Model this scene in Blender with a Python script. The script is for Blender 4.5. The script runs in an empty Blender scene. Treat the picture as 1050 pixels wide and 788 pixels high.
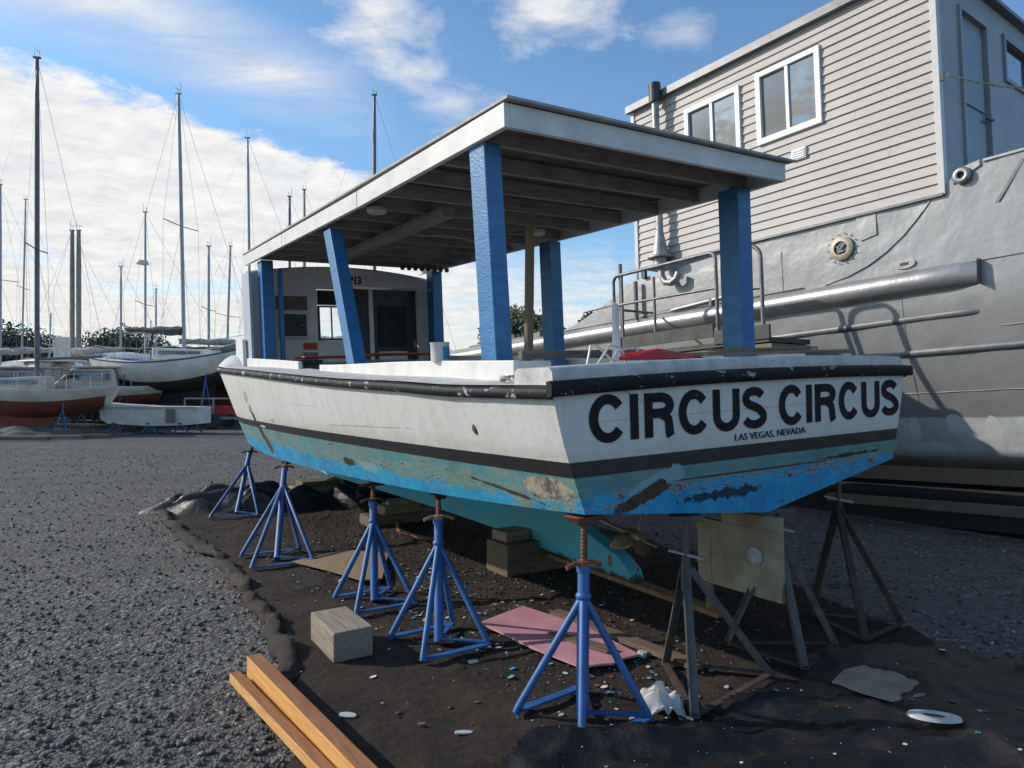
import bpy, bmesh, math, random
import numpy as np
from mathutils import Vector, Matrix, noise as mnoise
random.seed(7)
rng = np.random.default_rng(7)
PI = math.pi
scene = bpy.context.scene
COL = scene.collection

# ------------------------------------------------------------------ survey of the yard
CAMH, FOC = 1.6, 715.0
def gnd(px, py, z=0.0):
    """ground point seen from the survey spot (1.6 m up)"""
    d = ((px-525)/FOC, 1.0, -(py-400)/FOC)
    t = (z-CAMH)/d[2]
    return Vector((d[0]*t, t, z))
def at(px, py, Y):
    return Vector(((px-525)/FOC*Y, Y, CAMH-(py-400)/FOC*Y))

# ------------------------------------------------------------------ materials
def _n(nt, typ, **kw):
    n = nt.nodes.new(typ)
    for k, v in kw.items():
        setattr(n, k, v)
    return n
def _math(nt, op, a, b=None, clamp=False):
    n = nt.nodes.new('ShaderNodeMath'); n.operation = op; n.use_clamp = clamp
    for i, v in enumerate((a, b)):
        if v is None: continue
        if isinstance(v, (int, float)): n.inputs[i].default_value = v
        else: nt.links.new(v, n.inputs[i])
    return n.outputs[0]
def _mix(nt, fac, a, b):
    n = nt.nodes.new('ShaderNodeMix'); n.data_type = 'RGBA'
    ins = (n.inputs[0], n.inputs[6], n.inputs[7])
    for s, v in zip(ins, (fac, a, b)):
        if isinstance(v, (int, float)): s.default_value = v
        elif isinstance(v, (tuple, list)): s.default_value = (*v[:3], 1)
        else: nt.links.new(v, s)
    return n.outputs[2]
def _noise(nt, vec, scale, detail=4, rough=.55, dist=0.0):
    n = nt.nodes.new('ShaderNodeTexNoise')
    n.inputs['Scale'].default_value = scale; n.inputs['Detail'].default_value = detail
    n.inputs['Roughness'].default_value = rough; n.inputs['Distortion'].default_value = dist
    if vec is not None: nt.links.new(vec, n.inputs['Vector'])
    return n.outputs[0]
def _step(nt, v, lo, hi):
    n = nt.nodes.new('ShaderNodeMapRange'); n.clamp = True
    nt.links.new(v, n.inputs[0]); n.inputs[1].default_value = lo; n.inputs[2].default_value = hi
    return n.outputs[0]
def _scalevec(nt, vec, s):
    m = nt.nodes.new('ShaderNodeMapping'); nt.links.new(vec, m.inputs[0]); m.inputs['Scale'].default_value = s
    return m.outputs[0]
def newmat(name):
    m = bpy.data.materials.new(name); m.use_nodes = True
    nt = m.node_tree
    b = nt.nodes['Principled BSDF']
    tc = nt.nodes.new('ShaderNodeTexCoord')
    return m, nt, b, tc.outputs['Object']
def setbump(nt, b, h, strength=.3, dist=.01):
    n = nt.nodes.new('ShaderNodeBump'); n.inputs['Strength'].default_value = strength
    n.inputs['Distance'].default_value = dist
    nt.links.new(h, n.inputs['Height']); nt.links.new(n.outputs[0], b.inputs['Normal'])
def setcol(nt, b, c): nt.links.new(c, b.inputs['Base Color'])

def paint(name, col, col2=None, rough=.5, metal=0.0, scale=6, bump=.15, bscale=60, lo=.35, hi=.68, stretch=(1,1,1), chip=None, chipscale=14, chipth=.66, bdist=.004, spec=.5):
    m, nt, b, P = newmat(name)
    P = _scalevec(nt, P, stretch)
    if col2 is None: col2 = tuple(c*.72 for c in col)
    f = _step(nt, _noise(nt, P, scale, 6, .6), lo, hi)
    c = _mix(nt, f, col, col2)
    if chip:
        ch = _step(nt, _noise(nt, P, chipscale, 8, .7, .3), chipth, chipth+.02)
        c = _mix(nt, ch, c, chip)
    setcol(nt, b, c)
    b.inputs['Roughness'].default_value = rough; b.inputs['Metallic'].default_value = metal
    b.inputs['Specular IOR Level'].default_value = spec
    if bump: setbump(nt, b, _noise(nt, P, bscale, 5, .6), bump, bdist)
    return m

def wood(name, col, col2, axis=0, rough=.75, scale=5, chip=None):
    st = [14, 14, 14]; st[axis] = .9
    return paint(name, col, col2, rough, scale=scale, bump=.35, bscale=9, lo=.3, hi=.7, stretch=tuple(st), bdist=.004, chip=chip, chipth=.7, spec=.2)

MAT = {}
MAT['blue_post'] = paint('blue_post', (.030,.185,.41), (.020,.135,.31), .36, scale=5, bump=.6, bscale=26, stretch=(1,1,3.0), bdist=.006, chip=(.10,.13,.16), chipscale=9, chipth=.655)
MAT['jack_blue'] = paint('jack_blue', (.032,.135,.37), (.022,.085,.24), .5, scale=7, chip=(.07,.045,.035), chipscale=17, chipth=.615)
MAT['jack_blue_dull'] = paint('jack_blue_dull', (.045,.12,.32), (.03,.075,.19), .5, scale=7, chip=(.11,.06,.04), chipscale=16, chipth=.60)
MAT['rust'] = paint('rust', (.21,.075,.035), (.09,.04,.025), .85, scale=18, bump=.5, bscale=90)
MAT['rust_red'] = paint('rust_red', (.33,.075,.035), (.16,.05,.03), .8, scale=14, bump=.4, bscale=80)
MAT['rust_old'] = paint('rust_old', (.085,.05,.035), (.04,.03,.026), .85, scale=9, bump=.4, bscale=80)
MAT['rust_dark'] = paint('rust_dark', (.06,.04,.03), (.03,.022,.018), .8, scale=14, bump=.4, bscale=80)
MAT['angle_iron'] = paint('angle_iron', (.13,.12,.11), (.07,.055,.045), .6, .3, scale=9, bump=.3, bscale=70)
MAT['galv'] = paint('galv', (.42,.41,.40), (.25,.24,.24), .5, .5, scale=9)
MAT['white_trim'] = paint('white_trim', (.70,.69,.66), (.55,.54,.52), .5, scale=4, bump=.2, bscale=30)
MAT['white_board'] = paint('white_board', (.74,.72,.69), (.60,.58,.55), .5, scale=5, bump=.25, bscale=24, chip=(.28,.26,.23), chipscale=22, chipth=.72)
MAT['deck_white'] = paint('deck_white', (.60,.59,.56), (.36,.35,.34), .6, scale=7, bump=.3, bscale=50, chip=(.2,.19,.18), chipscale=18, chipth=.66)
MAT['deck_grey'] = paint('deck_grey', (.30,.30,.30), (.2,.2,.2), .7, scale=7)
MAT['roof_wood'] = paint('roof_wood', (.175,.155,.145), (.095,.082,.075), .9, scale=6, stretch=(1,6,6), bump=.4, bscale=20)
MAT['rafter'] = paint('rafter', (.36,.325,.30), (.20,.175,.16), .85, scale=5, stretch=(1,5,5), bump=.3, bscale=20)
MAT['roof_top'] = paint('roof_top', (.42,.41,.39), (.30,.29,.28), .7)
MAT['beam_grey'] = paint('beam_grey', (.30,.28,.25), (.18,.165,.15), .8, stretch=(8,1,8))
MAT['rail_black'] = paint('rail_black', (.012,.012,.013), (.024,.024,.026), .55, scale=10, bump=.6, bscale=50, chip=(.42,.40,.38), chipscale=7, chipth=.595, stretch=(1,1,2.6), spec=.15)
MAT['letter_black'] = paint('letter_black', (.012,.012,.016), (.02,.02,.025), .6, bump=0, chip=(.36,.36,.36), chipscale=26, chipth=.66, spec=.15)
MAT['letter_navy'] = paint('letter_navy', (.02,.03,.09), (.03,.035,.09), .45, bump=0)
MAT['cabin_grey'] = paint('cabin_grey', (.80,.79,.77), (.66,.65,.63), .6, scale=4, bump=.15, bscale=30)
MAT['cabin_side'] = paint('cabin_side', (.40,.43,.50), (.33,.36,.43), .6, scale=4)
MAT['dark_in'] = paint('dark_in', (.02,.02,.022), (.03,.03,.032), .8)
MAT['dark_door'] = paint('dark_door', (.035,.036,.04), (.05,.05,.053), .5)
MAT['brown_panel'] = paint('brown_panel', (.20,.155,.125), (.14,.11,.09), .7)
MAT['orange'] = paint('orange', (.52,.10,.04), (.4,.07,.03), .6)
MAT['red_plastic'] = paint('red_plastic', (.50,.03,.03), (.36,.025,.025), .5, scale=12)
MAT['tan_stick'] = wood('tan_stick', (.30,.23,.15), (.20,.15,.10), 2)
MAT['new_lumber'] = wood('new_lumber', (.74,.43,.16), (.55,.27,.08), 1, .6)
MAT['new_lumber_shade'] = wood('new_lumber_shade', (.36,.18,.075), (.22,.10,.045), 1, .8)  # darker lumber colour for tops the low sun only grazes
MAT['grey_block'] = wood('grey_block', (.36,.30,.23), (.17,.14,.11), 0)
MAT['dark_block'] = wood('dark_block', (.21,.155,.105), (.10,.072,.05), 0)
MAT['tan_block'] = wood('tan_block', (.36,.26,.165), (.20,.14,.09), 0)
MAT['plank_old'] = wood('plank_old', (.30,.24,.18), (.16,.13,.10), 0)
MAT['plywood'] = wood('plywood', (.34,.24,.15), (.22,.15,.09), 1)
MAT['pink_board'] = paint('pink_board', (.58,.27,.31), (.44,.19,.225), .75, scale=5, bump=.1)
MAT['cardboard'] = paint('cardboard', (.34,.27,.20), (.22,.17,.12), .85)
MAT['paper'] = paint('paper', (.55,.53,.50), (.40,.38,.36), .85, scale=9, bump=.3, bscale=40)
MAT['plastic_white'] = paint('plastic_white', (.6,.6,.58), (.4,.4,.4), .4)
MAT['rope'] = paint('rope', (.52,.48,.40), (.36,.32,.26), .9, scale=40, bump=.6, bscale=120)
MAT['can_blue'] = paint('can_blue', (.02,.24,.46), (.02,.2,.4), .4)
MAT['rudder'] = paint('rudder', (.36,.315,.225), (.20,.17,.125), .65, .2, scale=5, bump=.3, bscale=40, chip=(.35,.19,.06), chipscale=6, chipth=.60)
MAT['bronze'] = paint('bronze', (.38,.28,.17), (.22,.16,.10), .5, .6, scale=14)
MAT['zinc'] = paint('zinc', (.42,.43,.45), (.28,.29,.32), .6, .2, scale=30, bump=.6, bscale=90)
MAT['shoe'] = paint('shoe', (.30,.145,.06), (.14,.075,.04), .8, scale=16, bump=.4, bscale=60)
MAT['siding'] = paint('siding', (.50,.455,.425), (.43,.39,.365), .6, scale=1.2, bump=.10, bscale=9, lo=.3, hi=.75)
MAT['siding_trim'] = paint('siding_trim', (.60,.58,.57), (.52,.5,.5), .5)
MAT['vinyl_white'] = paint('vinyl_white', (.78,.78,.77), (.7,.7,.7), .4, bump=0)
MAT['navy_wall'] = paint('navy_wall', (.32,.335,.355), (.26,.275,.295), .5, scale=2)
MAT['navy_door'] = paint('navy_door', (.23,.26,.31), (.19,.22,.26), .45, scale=3)
MAT['silver_pipe'] = paint('silver_pipe', (.40,.39,.385), (.30,.295,.29), .40, .55, scale=4, bump=.25, bscale=8, bdist=.02)
MAT['silver_dark'] = paint('silver_dark', (.20,.20,.205), (.14,.14,.145), .5, .4, scale=5)
MAT['brass'] = paint('brass', (.46,.41,.31), (.32,.27,.2), .55, .3, scale=20)
MAT['black_metal'] = paint('black_metal', (.03,.032,.036), (.05,.05,.052), .5)
MAT['steel_rail'] = paint('steel_rail', (.26,.25,.245), (.14,.13,.125), .5, .45, scale=10, chip=(.17,.09,.05), chipscale=16, chipth=.66)
MAT['chain'] = paint('chain', (.5,.47,.38), (.36,.33,.26), .7)
MAT['platform'] = paint('platform', (.10,.105,.10), (.055,.05,.045), .7)
MAT['mast_alu'] = paint('mast_alu', (.42,.42,.42), (.33,.33,.33), .5, .3)
MAT['mast_dark'] = paint('mast_dark', (.16,.165,.17), (.11,.11,.115), .5)
MAT['mast_wood'] = paint('mast_wood', (.34,.30,.25), (.24,.2,.16), .6)
MAT['wire'] = paint('wire', (.25,.25,.26), (.2,.2,.2), .5, .5, bump=0)
MAT['bottom_red'] = paint('bottom_red', (.26,.075,.045), (.17,.05,.035), .8, scale=3)
MAT['bottom_black'] = paint('bottom_black', (.035,.03,.03), (.06,.045,.04), .8, scale=3)
MAT['boat_white'] = paint('boat_white', (.74,.69,.62), (.58,.53,.47), .45, scale=2)
MAT['boat_cream'] = paint('boat_cream', (.68,.58,.46), (.5,.42,.33), .5, scale=2)
MAT['boat_grey'] = paint('boat_grey', (.36,.36,.37), (.27,.27,.28), .5, scale=2)
MAT['boat_blue'] = paint('boat_blue', (.05,.085,.18), (.04,.06,.13), .45, scale=2)
MAT['sail_cover'] = paint('sail_cover', (.50,.46,.40), (.33,.30,.27), .85, scale=6, bump=.5, bscale=12)
MAT['underside_black'] = paint('underside_black', (.018,.018,.018), (.03,.027,.024), .9, scale=5, bump=.5, bscale=10)  # near-black, so the space under the ship reads as shade
MAT['cover_dark'] = paint('cover_dark', (.09,.09,.085), (.05,.05,.05), .85, scale=6, bump=.5, bscale=10)
MAT['cover_green'] = paint('cover_green', (.04,.075,.055), (.03,.05,.04), .85, scale=6, bump=.5, bscale=10)
MAT['shrink'] = paint('shrink', (.58,.58,.59), (.40,.40,.42), .5, scale=3, bump=.6, bscale=8)
MAT['trunk'] = paint('trunk', (.07,.05,.035), (.045,.033,.025), .9)
MAT['leaf'] = paint('leaf', (.11,.125,.065), (.07,.085,.045), .75, scale=.9, bump=0)
MAT['leaf_dark'] = paint('leaf_dark', (.10,.115,.07), (.065,.075,.05), .75, scale=.9, bump=0)
MAT['stone'] = None

def glassmat(name, col, rough=.06):
    m, nt, b, P = newmat(name)
    b.inputs['Base Color'].default_value = (*col, 1); b.inputs['Roughness'].default_value = rough
    b.inputs['IOR'].default_value = 2.2
    b.inputs['Coat Weight'].default_value = .8; b.inputs['Coat Roughness'].default_value = .03
    setbump(nt, b, _noise(nt, P, 3.0, 2), .06, .02)
    return m
def house_glass():
    m, nt, b, P = newmat('house_glass')
    n = _noise(nt, _scalevec(nt, P, (1,1,1)), 2.2, 5, .6, .6)
    setcol(nt, b, _mix(nt, _step(nt, n, .35, .65), (.045,.04,.032), (.12,.112,.10)))
    b.inputs['Roughness'].default_value = .04; b.inputs['IOR'].default_value = 3.0
    b.inputs['Coat Weight'].default_value = .8; b.inputs['Coat Roughness'].default_value = .03
    setbump(nt, b, _noise(nt, P, 1.6, 2), .25, .05)
    return m
MAT['glass'] = house_glass()
MAT['glass_brown'] = glassmat('glass_brown', (.085,.07,.052))
MAT['glass_dark'] = glassmat('glass_dark', (.02,.022,.026), .12)

def clear_glass():
    m, nt, b, P = newmat('clear_glass')
    b.inputs['Base Color'].default_value = (.9,.95,.97,1); b.inputs['Roughness'].default_value = .05
    b.inputs['Transmission Weight'].default_value = 1; b.inputs['IOR'].default_value = 1.02
    return m
MAT['clear_glass'] = clear_glass()

# gravel -----------------------------------------------------------
def gravel():
    m, nt, b, P = newmat('gravel')
    big = _noise(nt, P, .35, 4)
    def layer(sc, jit=1):
        v = nt.nodes.new('ShaderNodeTexVoronoi'); v.inputs['Scale'].default_value = sc
        nt.links.new(P, v.inputs['Vector'])
        return v
    v1 = layer(27); v2 = layer(62); v3 = layer(120)
    def chan(v):
        q = nt.nodes.new('ShaderNodeSeparateColor'); nt.links.new(v.outputs['Color'], q.inputs[0]); return q.outputs[0]
    patch = _step(nt, _noise(nt, P, 1.3, 5, .6), .42, .60)
    t = _math(nt, 'ADD', _math(nt, 'MULTIPLY', chan(v1), .40), _math(nt, 'MULTIPLY', chan(v2), .60))
    r = nt.nodes.new('ShaderNodeValToRGB'); nt.links.new(t, r.inputs[0])
    e = r.color_ramp.elements
    e[0].position = .08; e[0].color = (.058,.054,.049,1)
    e[1].position = .95; e[1].color = (.33,.315,.29,1)
    x = e.new(.45); x.color = (.125,.118,.108,1)
    x = e.new(.74); x.color = (.178,.168,.154,1)
    # dusty, driven-over bands and finer patches
    tr = _noise(nt, _scalevec(nt, P, (.16,1.0,1)), .55, 4, .55)
    dust = _math(nt, 'MAXIMUM', _math(nt, 'MULTIPLY', _step(nt, tr, .50, .62), .55), _math(nt, 'MULTIPLY', _step(nt, big, .50, .68), .45))
    c = _mix(nt, dust, r.outputs[0], (.122,.114,.103))
    c = _mix(nt, _math(nt, 'MULTIPLY', patch, .30), c, (.07,.066,.060))
    setcol(nt, b, c)
    b.inputs['Roughness'].default_value = .88; b.inputs['Specular IOR Level'].default_value = .2
    h = _math(nt, 'ADD', _math(nt, 'MULTIPLY', v1.outputs['Distance'], -1.1), _math(nt, 'ADD', _math(nt, 'MULTIPLY', v2.outputs['Distance'], -.6), _math(nt, 'MULTIPLY', v3.outputs['Distance'], -.25)))
    setbump(nt, b, h, .8, .020)
    return m
MAT['gravel'] = gravel()
def stone_mat():
    m, nt, b, P = newmat('stone')
    oi = nt.nodes.new('ShaderNodeNewGeometry')
    r = nt.nodes.new('ShaderNodeValToRGB'); nt.links.new(oi.outputs['Random Per Island'], r.inputs[0])
    e = r.color_ramp.elements
    e[0].position = 0; e[0].color = (.05,.047,.043,1); e[1].position = 1; e[1].color = (.38,.365,.34,1)
    x = e.new(.5); x.color = (.11,.104,.096,1); x = e.new(.9); x.color = (.18,.17,.157,1)
    setcol(nt, b, r.outputs[0]); b.inputs['Roughness'].default_value = .8; b.inputs['Specular IOR Level'].default_value = .3
    return m
MAT['stone'] = stone_mat()
def chipmat():
    m, nt, b, P = newmat('chips')
    oi = nt.nodes.new('ShaderNodeNewGeometry')
    r = nt.nodes.new('ShaderNodeValToRGB'); r.color_ramp.interpolation = 'CONSTANT'
    nt.links.new(oi.outputs['Random Per Island'], r.inputs[0])
    e = r.color_ramp.elements
    e[0].position = 0; e[0].color = (.55,.55,.53,1); e[1].position = .30; e[1].color = (.03,.25,.45,1)
    for p, c in ((.45,(.10,.30,.32,1)),(.58,(.30,.30,.29,1)),(.75,(.13,.07,.035,1)),(.9,(.20,.14,.08,1))):
        x = e.new(p); x.color = c
    setcol(nt, b, r.outputs[0]); b.inputs['Roughness'].default_value = .6
    return m
MAT['chips'] = chipmat()
def litter_mat():
    m, nt, b, P = newmat('litter')
    oi = nt.nodes.new('ShaderNodeNewGeometry')
    r = nt.nodes.new('ShaderNodeValToRGB'); nt.links.new(oi.outputs['Random Per Island'], r.inputs[0])
    e = r.color_ramp.elements
    e[0].color = (.012,.01,.009,1); e[1].color = (.15,.085,.045,1)
    x = e.new(.6); x.color = (.05,.034,.024,1)
    setcol(nt, b, r.outputs[0]); b.inputs['Roughness'].default_value = .9
    return m
MAT['litter'] = litter_mat()
def cloth_mat(name, c1, c2, c3, rough=.9, bs=220):
    m, nt, b, P = newmat(name)
    f = _step(nt, _noise(nt, P, 1.6, 6, .65), .38, .66)
    c = _mix(nt, f, c1, c2)
    g = _step(nt, _noise(nt, P, 26, 6, .75), .54, .68)
    c = _mix(nt, _math(nt, 'MULTIPLY', g, .8), c, c3)
    setcol(nt, b, c); b.inputs['Roughness'].default_value = rough; b.inputs['Specular IOR Level'].default_value = .2
    h = _math(nt, 'ADD', _noise(nt, P, bs, 3), _math(nt, 'MULTIPLY', _noise(nt, P, 18, 5), 2.5))
    setbump(nt, b, h, .6, .012)
    return m
MAT['ground_cloth'] = cloth_mat('ground_cloth', (.048,.036,.028), (.022,.018,.016), (.085,.06,.042))
MAT['rolled_cloth'] = cloth_mat('rolled_cloth', (.066,.053,.043), (.034,.028,.024), (.10,.08,.062))
def black_tarp():
    m, nt, b, P = newmat('black_tarp')
    f = _step(nt, _noise(nt, P, 3.2, 7, .7), .50, .70)
    c = _mix(nt, f, (.007,.007,.008), (.040,.033,.027))
    g = _step(nt, _noise(nt, P, 60, 4, .7), .68, .72)
    c = _mix(nt, _math(nt, 'MULTIPLY', g, f), c, (.3,.27,.22))
    setcol(nt, b, c)
    b.inputs['Roughness'].default_value = .48; b.inputs['Specular IOR Level'].default_value = .4
    setbump(nt, b, _noise(nt, P, 14, 5, .6), .55, .02)
    return m
MAT['black_tarp'] = black_tarp()

# painted boat hull: white topsides, black boot stripe, weathered teal, bright blue bottom
def blob(nt, P, c, r, nz, wob=.7):
    """mask of a patch round c with radii r, edge broken by noise"""
    m = nt.nodes.new('ShaderNodeMapping'); nt.links.new(P, m.inputs[0])
    m.vector_type = 'TEXTURE'
    m.inputs['Location'].default_value = c[:3]; m.inputs['Scale'].default_value = r
    if len(c) > 3: m.inputs['Rotation'].default_value = c[3]
    l = nt.nodes.new('ShaderNodeVectorMath'); l.operation = 'LENGTH'; nt.links.new(m.outputs[0], l.inputs[0])
    d = _math(nt, 'ADD', l.outputs['Value'], _math(nt, 'MULTIPLY', _math(nt, 'SUBTRACT', nz, .5), wob*4))
    return _step(nt, d, 1.0, .93)
def hull_paint():
    m, nt, b, P = newmat('hull_paint')
    sx = nt.nodes.new('ShaderNodeSeparateXYZ'); nt.links.new(P, sx.inputs[0])
    X, Y, Z = sx.outputs
    zz = _math(nt, 'ADD', Z, _math(nt, 'ADD', _math(nt, 'MULTIPLY', Y, .006), _math(nt, 'MULTIPLY', X, .017)))
    nlong = _noise(nt, _scalevec(nt, P, (1.6,1.6,7)), 2.2, 8, .7)
    nf = _noise(nt, P, 9, 8, .75, .4)
    nmid = _noise(nt, P, 3.2, 6, .7)
    # white topsides, a little dirt
    dirt = _step(nt, _noise(nt, _scalevec(nt, P, (2,2,.6)), 2.5, 7, .7), .45, .8)
    white = _mix(nt, _math(nt, 'MULTIPLY', dirt, .55), (.68,.665,.635), (.50,.475,.44))
    white = _mix(nt, _step(nt, nf, .655, .68), white, (.42,.38,.32))
    drip = _step(nt, _noise(nt, _scalevec(nt, P, (9,9,.5)), 1.3, 6, .65), .52, .70)
    white = _mix(nt, _math(nt, 'MULTIPLY', drip, _math(nt, 'MULTIPLY', _step(nt, Z, .15, .62), .36)), white, (.36,.32,.27))
    scum = _math(nt, 'MULTIPLY', _step(nt, _math(nt, 'ADD', zz, _math(nt, 'MULTIPLY', _math(nt, 'SUBTRACT', nlong, .5), .25)), .33, .24), .38)
    white = _mix(nt, scum, white, (.44,.40,.32))
    # teal and blue
    teal = _mix(nt, _step(nt, nlong, .40, .60), (.055,.25,.285), (.17,.25,.205))
    teal = _mix(nt, _math(nt, 'MULTIPLY', _step(nt, nmid, .50, .66), .6), teal, (.09,.13,.105))
    teal = _mix(nt, _step(nt, nf, .62, .66), teal, (.03,.27,.44))
    blue = _mix(nt, _step(nt, nmid, .40, .62), (.014,.34,.57), (.012,.22,.44))
    blue = _mix(nt, _step(nt, nf, .645, .675), blue, (.02,.035,.04))
    edge = _math(nt, 'ADD', zz, _math(nt, 'MULTIPLY', _math(nt, 'SUBTRACT', nlong, .5), .30))
    edge = _math(nt, 'ADD', edge, _math(nt, 'MULTIPLY', _step(nt, Y, .04, .06), .065))
    bott = _mix(nt, _step(nt, edge, .035, .06), blue, teal)
    bott = _mix(nt, _step(nt, _noise(nt, _scalevec(nt, P, (2,2,14)), 2.4, 8, .72), .625, .64), bott, (.05,.032,.02))
    # scrapes through to older coats, thickest where the two paints meet
    near = _math(nt, 'SUBTRACT', 1.0, _math(nt, 'MULTIPLY', _math(nt, 'ABSOLUTE', _math(nt, 'SUBTRACT', zz, .03)), 11.0), True)
    scr = _math(nt, 'ADD', _noise(nt, _scalevec(nt, P, (1.5,1.5,6)), 5.0, 9, .78, .5), _math(nt, 'MULTIPLY', near, .09))
    bott = _mix(nt, _step(nt, scr, .60, .615), bott, (.20,.33,.34))
    bott = _mix(nt, _step(nt, scr, .64, .648), bott, (.27,.22,.15))
    bott = _mix(nt, _step(nt, scr, .662, .67), bott, (.06,.035,.02))
    black = _mix(nt, _step(nt, nf, .62, .68), (.016,.016,.018), (.04,.038,.036))
    se = _math(nt, 'ADD', zz, _math(nt, 'MULTIPLY', _math(nt, 'SUBTRACT', nf, .5), .006))
    c = _mix(nt, _step(nt, se, .150, .154), bott, black)
    c = _mix(nt, _step(nt, se, .229, .232), c, white)
    nb = _noise(nt, P, 16, 6, .7)
    brown = _mix(nt, _step(nt, nb, .35, .65), (.09,.045,.018), (.02,.012,.008))
    cream = _mix(nt, _step(nt, nb, .42, .58), (.42,.36,.25), (.10,.095,.085))
    ltteal = (.20,.34,.37)
    def put(c, mask, colr): return _mix(nt, mask, c, colr)
    # transom wear
    c = put(c, blob(nt, P, (-.98,0,.045,(0,-.30,0)), (.25,.12,.042), nf, .5), brown)
    c = put(c, blob(nt, P, (-.80,0,.125), (.085,.1,.055), nf, .6), ltteal)
    c = put(c, blob(nt, P, (-.99,0,.10,(0,-.35,0)), (.17,.12,.022), nf, .6), ltteal)
    c = put(c, blob(nt, P, (-.1,0,.075,(0,.02,0)), (.75,.1,.007), nf, .5), (.07,.04,.025))
    c = put(c, blob(nt, P, (-.35,0,-.03), (.35,.1,.03), nf, 1.2), (.01,.03,.05))
    c = put(c, blob(nt, P, (.9,0,.075), (.3,.1,.012), nf, 1.0), (.02,.03,.03))
    # port side wear
    c = put(c, blob(nt, P, (-1.46,.25,.10), (.2,.19,.062), nf, .6), cream)
    c = put(c, blob(nt, P, (-1.45,.62,.045,(.12,0,0)), (.2,.30,.012), nf, .8), brown)
    c = put(c, blob(nt, P, (-1.44,2.9,.0), (.2,.16,.035), nf, .7), (.02,.02,.02))
    c = put(c, blob(nt, P, (-1.45,2.5,.0), (.2,.22,.05), nf, .6), ltteal)
    c = put(c, blob(nt, P, (-1.52,.735,.385), (.12,.028,.032), nf, .3), (.13,.08,.035))
    c = put(c, blob(nt, P, (-1.52,.72,.375), (.12,.014,.026), nf, .2), (.012,.01,.008))
    c = put(c, blob(nt, P, (-1.5,4.9,.26,(0,0,0)), (.2,.10,.03), nf, .5), (.40,.33,.24))
    for (y, z, ry, rz, a, cc) in ((5.93,.50,.13,.075,.25,(.45,.38,.28)),(5.86,.36,.10,.06,.25,(.34,.25,.12)),(5.80,.24,.075,.11,.3,(.012,.010,.009)),(5.70,.10,.09,.13,.35,(.012,.01,.009)),(5.60,-.05,.13,.11,.3,(.07,.04,.025)),(5.5,.17,.14,.015,.0,(.55,.5,.42))):
        c = put(c, blob(nt, P, (-1.5,y,z,(-a,0,0)), (.3,ry,rz), nf, .35), cc)
    c = put(c, blob(nt, P, (-1.55,2.3,.33,(-.03,0,0)), (.2,.9,.004), nf, .5), (.36,.32,.27))
    c = put(c, blob(nt, P, (-1.55,3.6,.46), (.2,.8,.003), nf, .5), (.40,.37,.33))
    c = put(c, blob(nt, P, (-.1,0,.44), (1.4,.1,.003), nf, .5), (.46,.45,.43))
    c = put(c, blob(nt, P, (-1.08,0,.565,(0,.5,0)), (.10,.1,.003), nf, .1), (.16,.09,.07))
    setcol(nt, b, c)
    rgh = nt.nodes.new('ShaderNodeMapRange'); nt.links.new(zz, rgh.inputs[0])
    rgh.inputs[1].default_value = .14; rgh.inputs[2].default_value = .16; rgh.inputs[3].default_value = .75; rgh.inputs[4].default_value = .5
    nt.links.new(rgh.outputs[0], b.inputs['Roughness'])
    h = _math(nt, 'ADD', nf, _math(nt, 'MULTIPLY', nmid, 1.5))
    setbump(nt, b, h, .35, .012)
    return m
MAT['hull_paint'] = hull_paint()
def keel_paint():
    m, nt, b, P = newmat('keel_paint')
    nl = _noise(nt, _scalevec(nt, P, (2,1,4)), 2.4, 8, .7); nf = _noise(nt, P, 10, 8, .75, .3)
    c = _mix(nt, _step(nt, nl, .36, .66), (.045,.42,.54), (.12,.36,.38))
    c = _mix(nt, _step(nt, nf, .66, .69), c, (.13,.25,.25))
    c = _mix(nt, _step(nt, nf, .36, .33), c, (.02,.03,.03))
    sx = nt.nodes.new('ShaderNodeSeparateXYZ'); nt.links.new(P, sx.inputs[0])
    low = _math(nt, 'ADD', sx.outputs[2], _math(nt, 'MULTIPLY', _math(nt, 'SUBTRACT', nf, .5), .18))
    c = _mix(nt, _step(nt, low, -.83, -.86), c, (.035,.03,.025))
    setcol(nt, b, c); b.inputs['Roughness'].default_value = .75
    setbump(nt, b, nf, .4, .012)
    return m
MAT['keel_paint'] = keel_paint()
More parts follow.
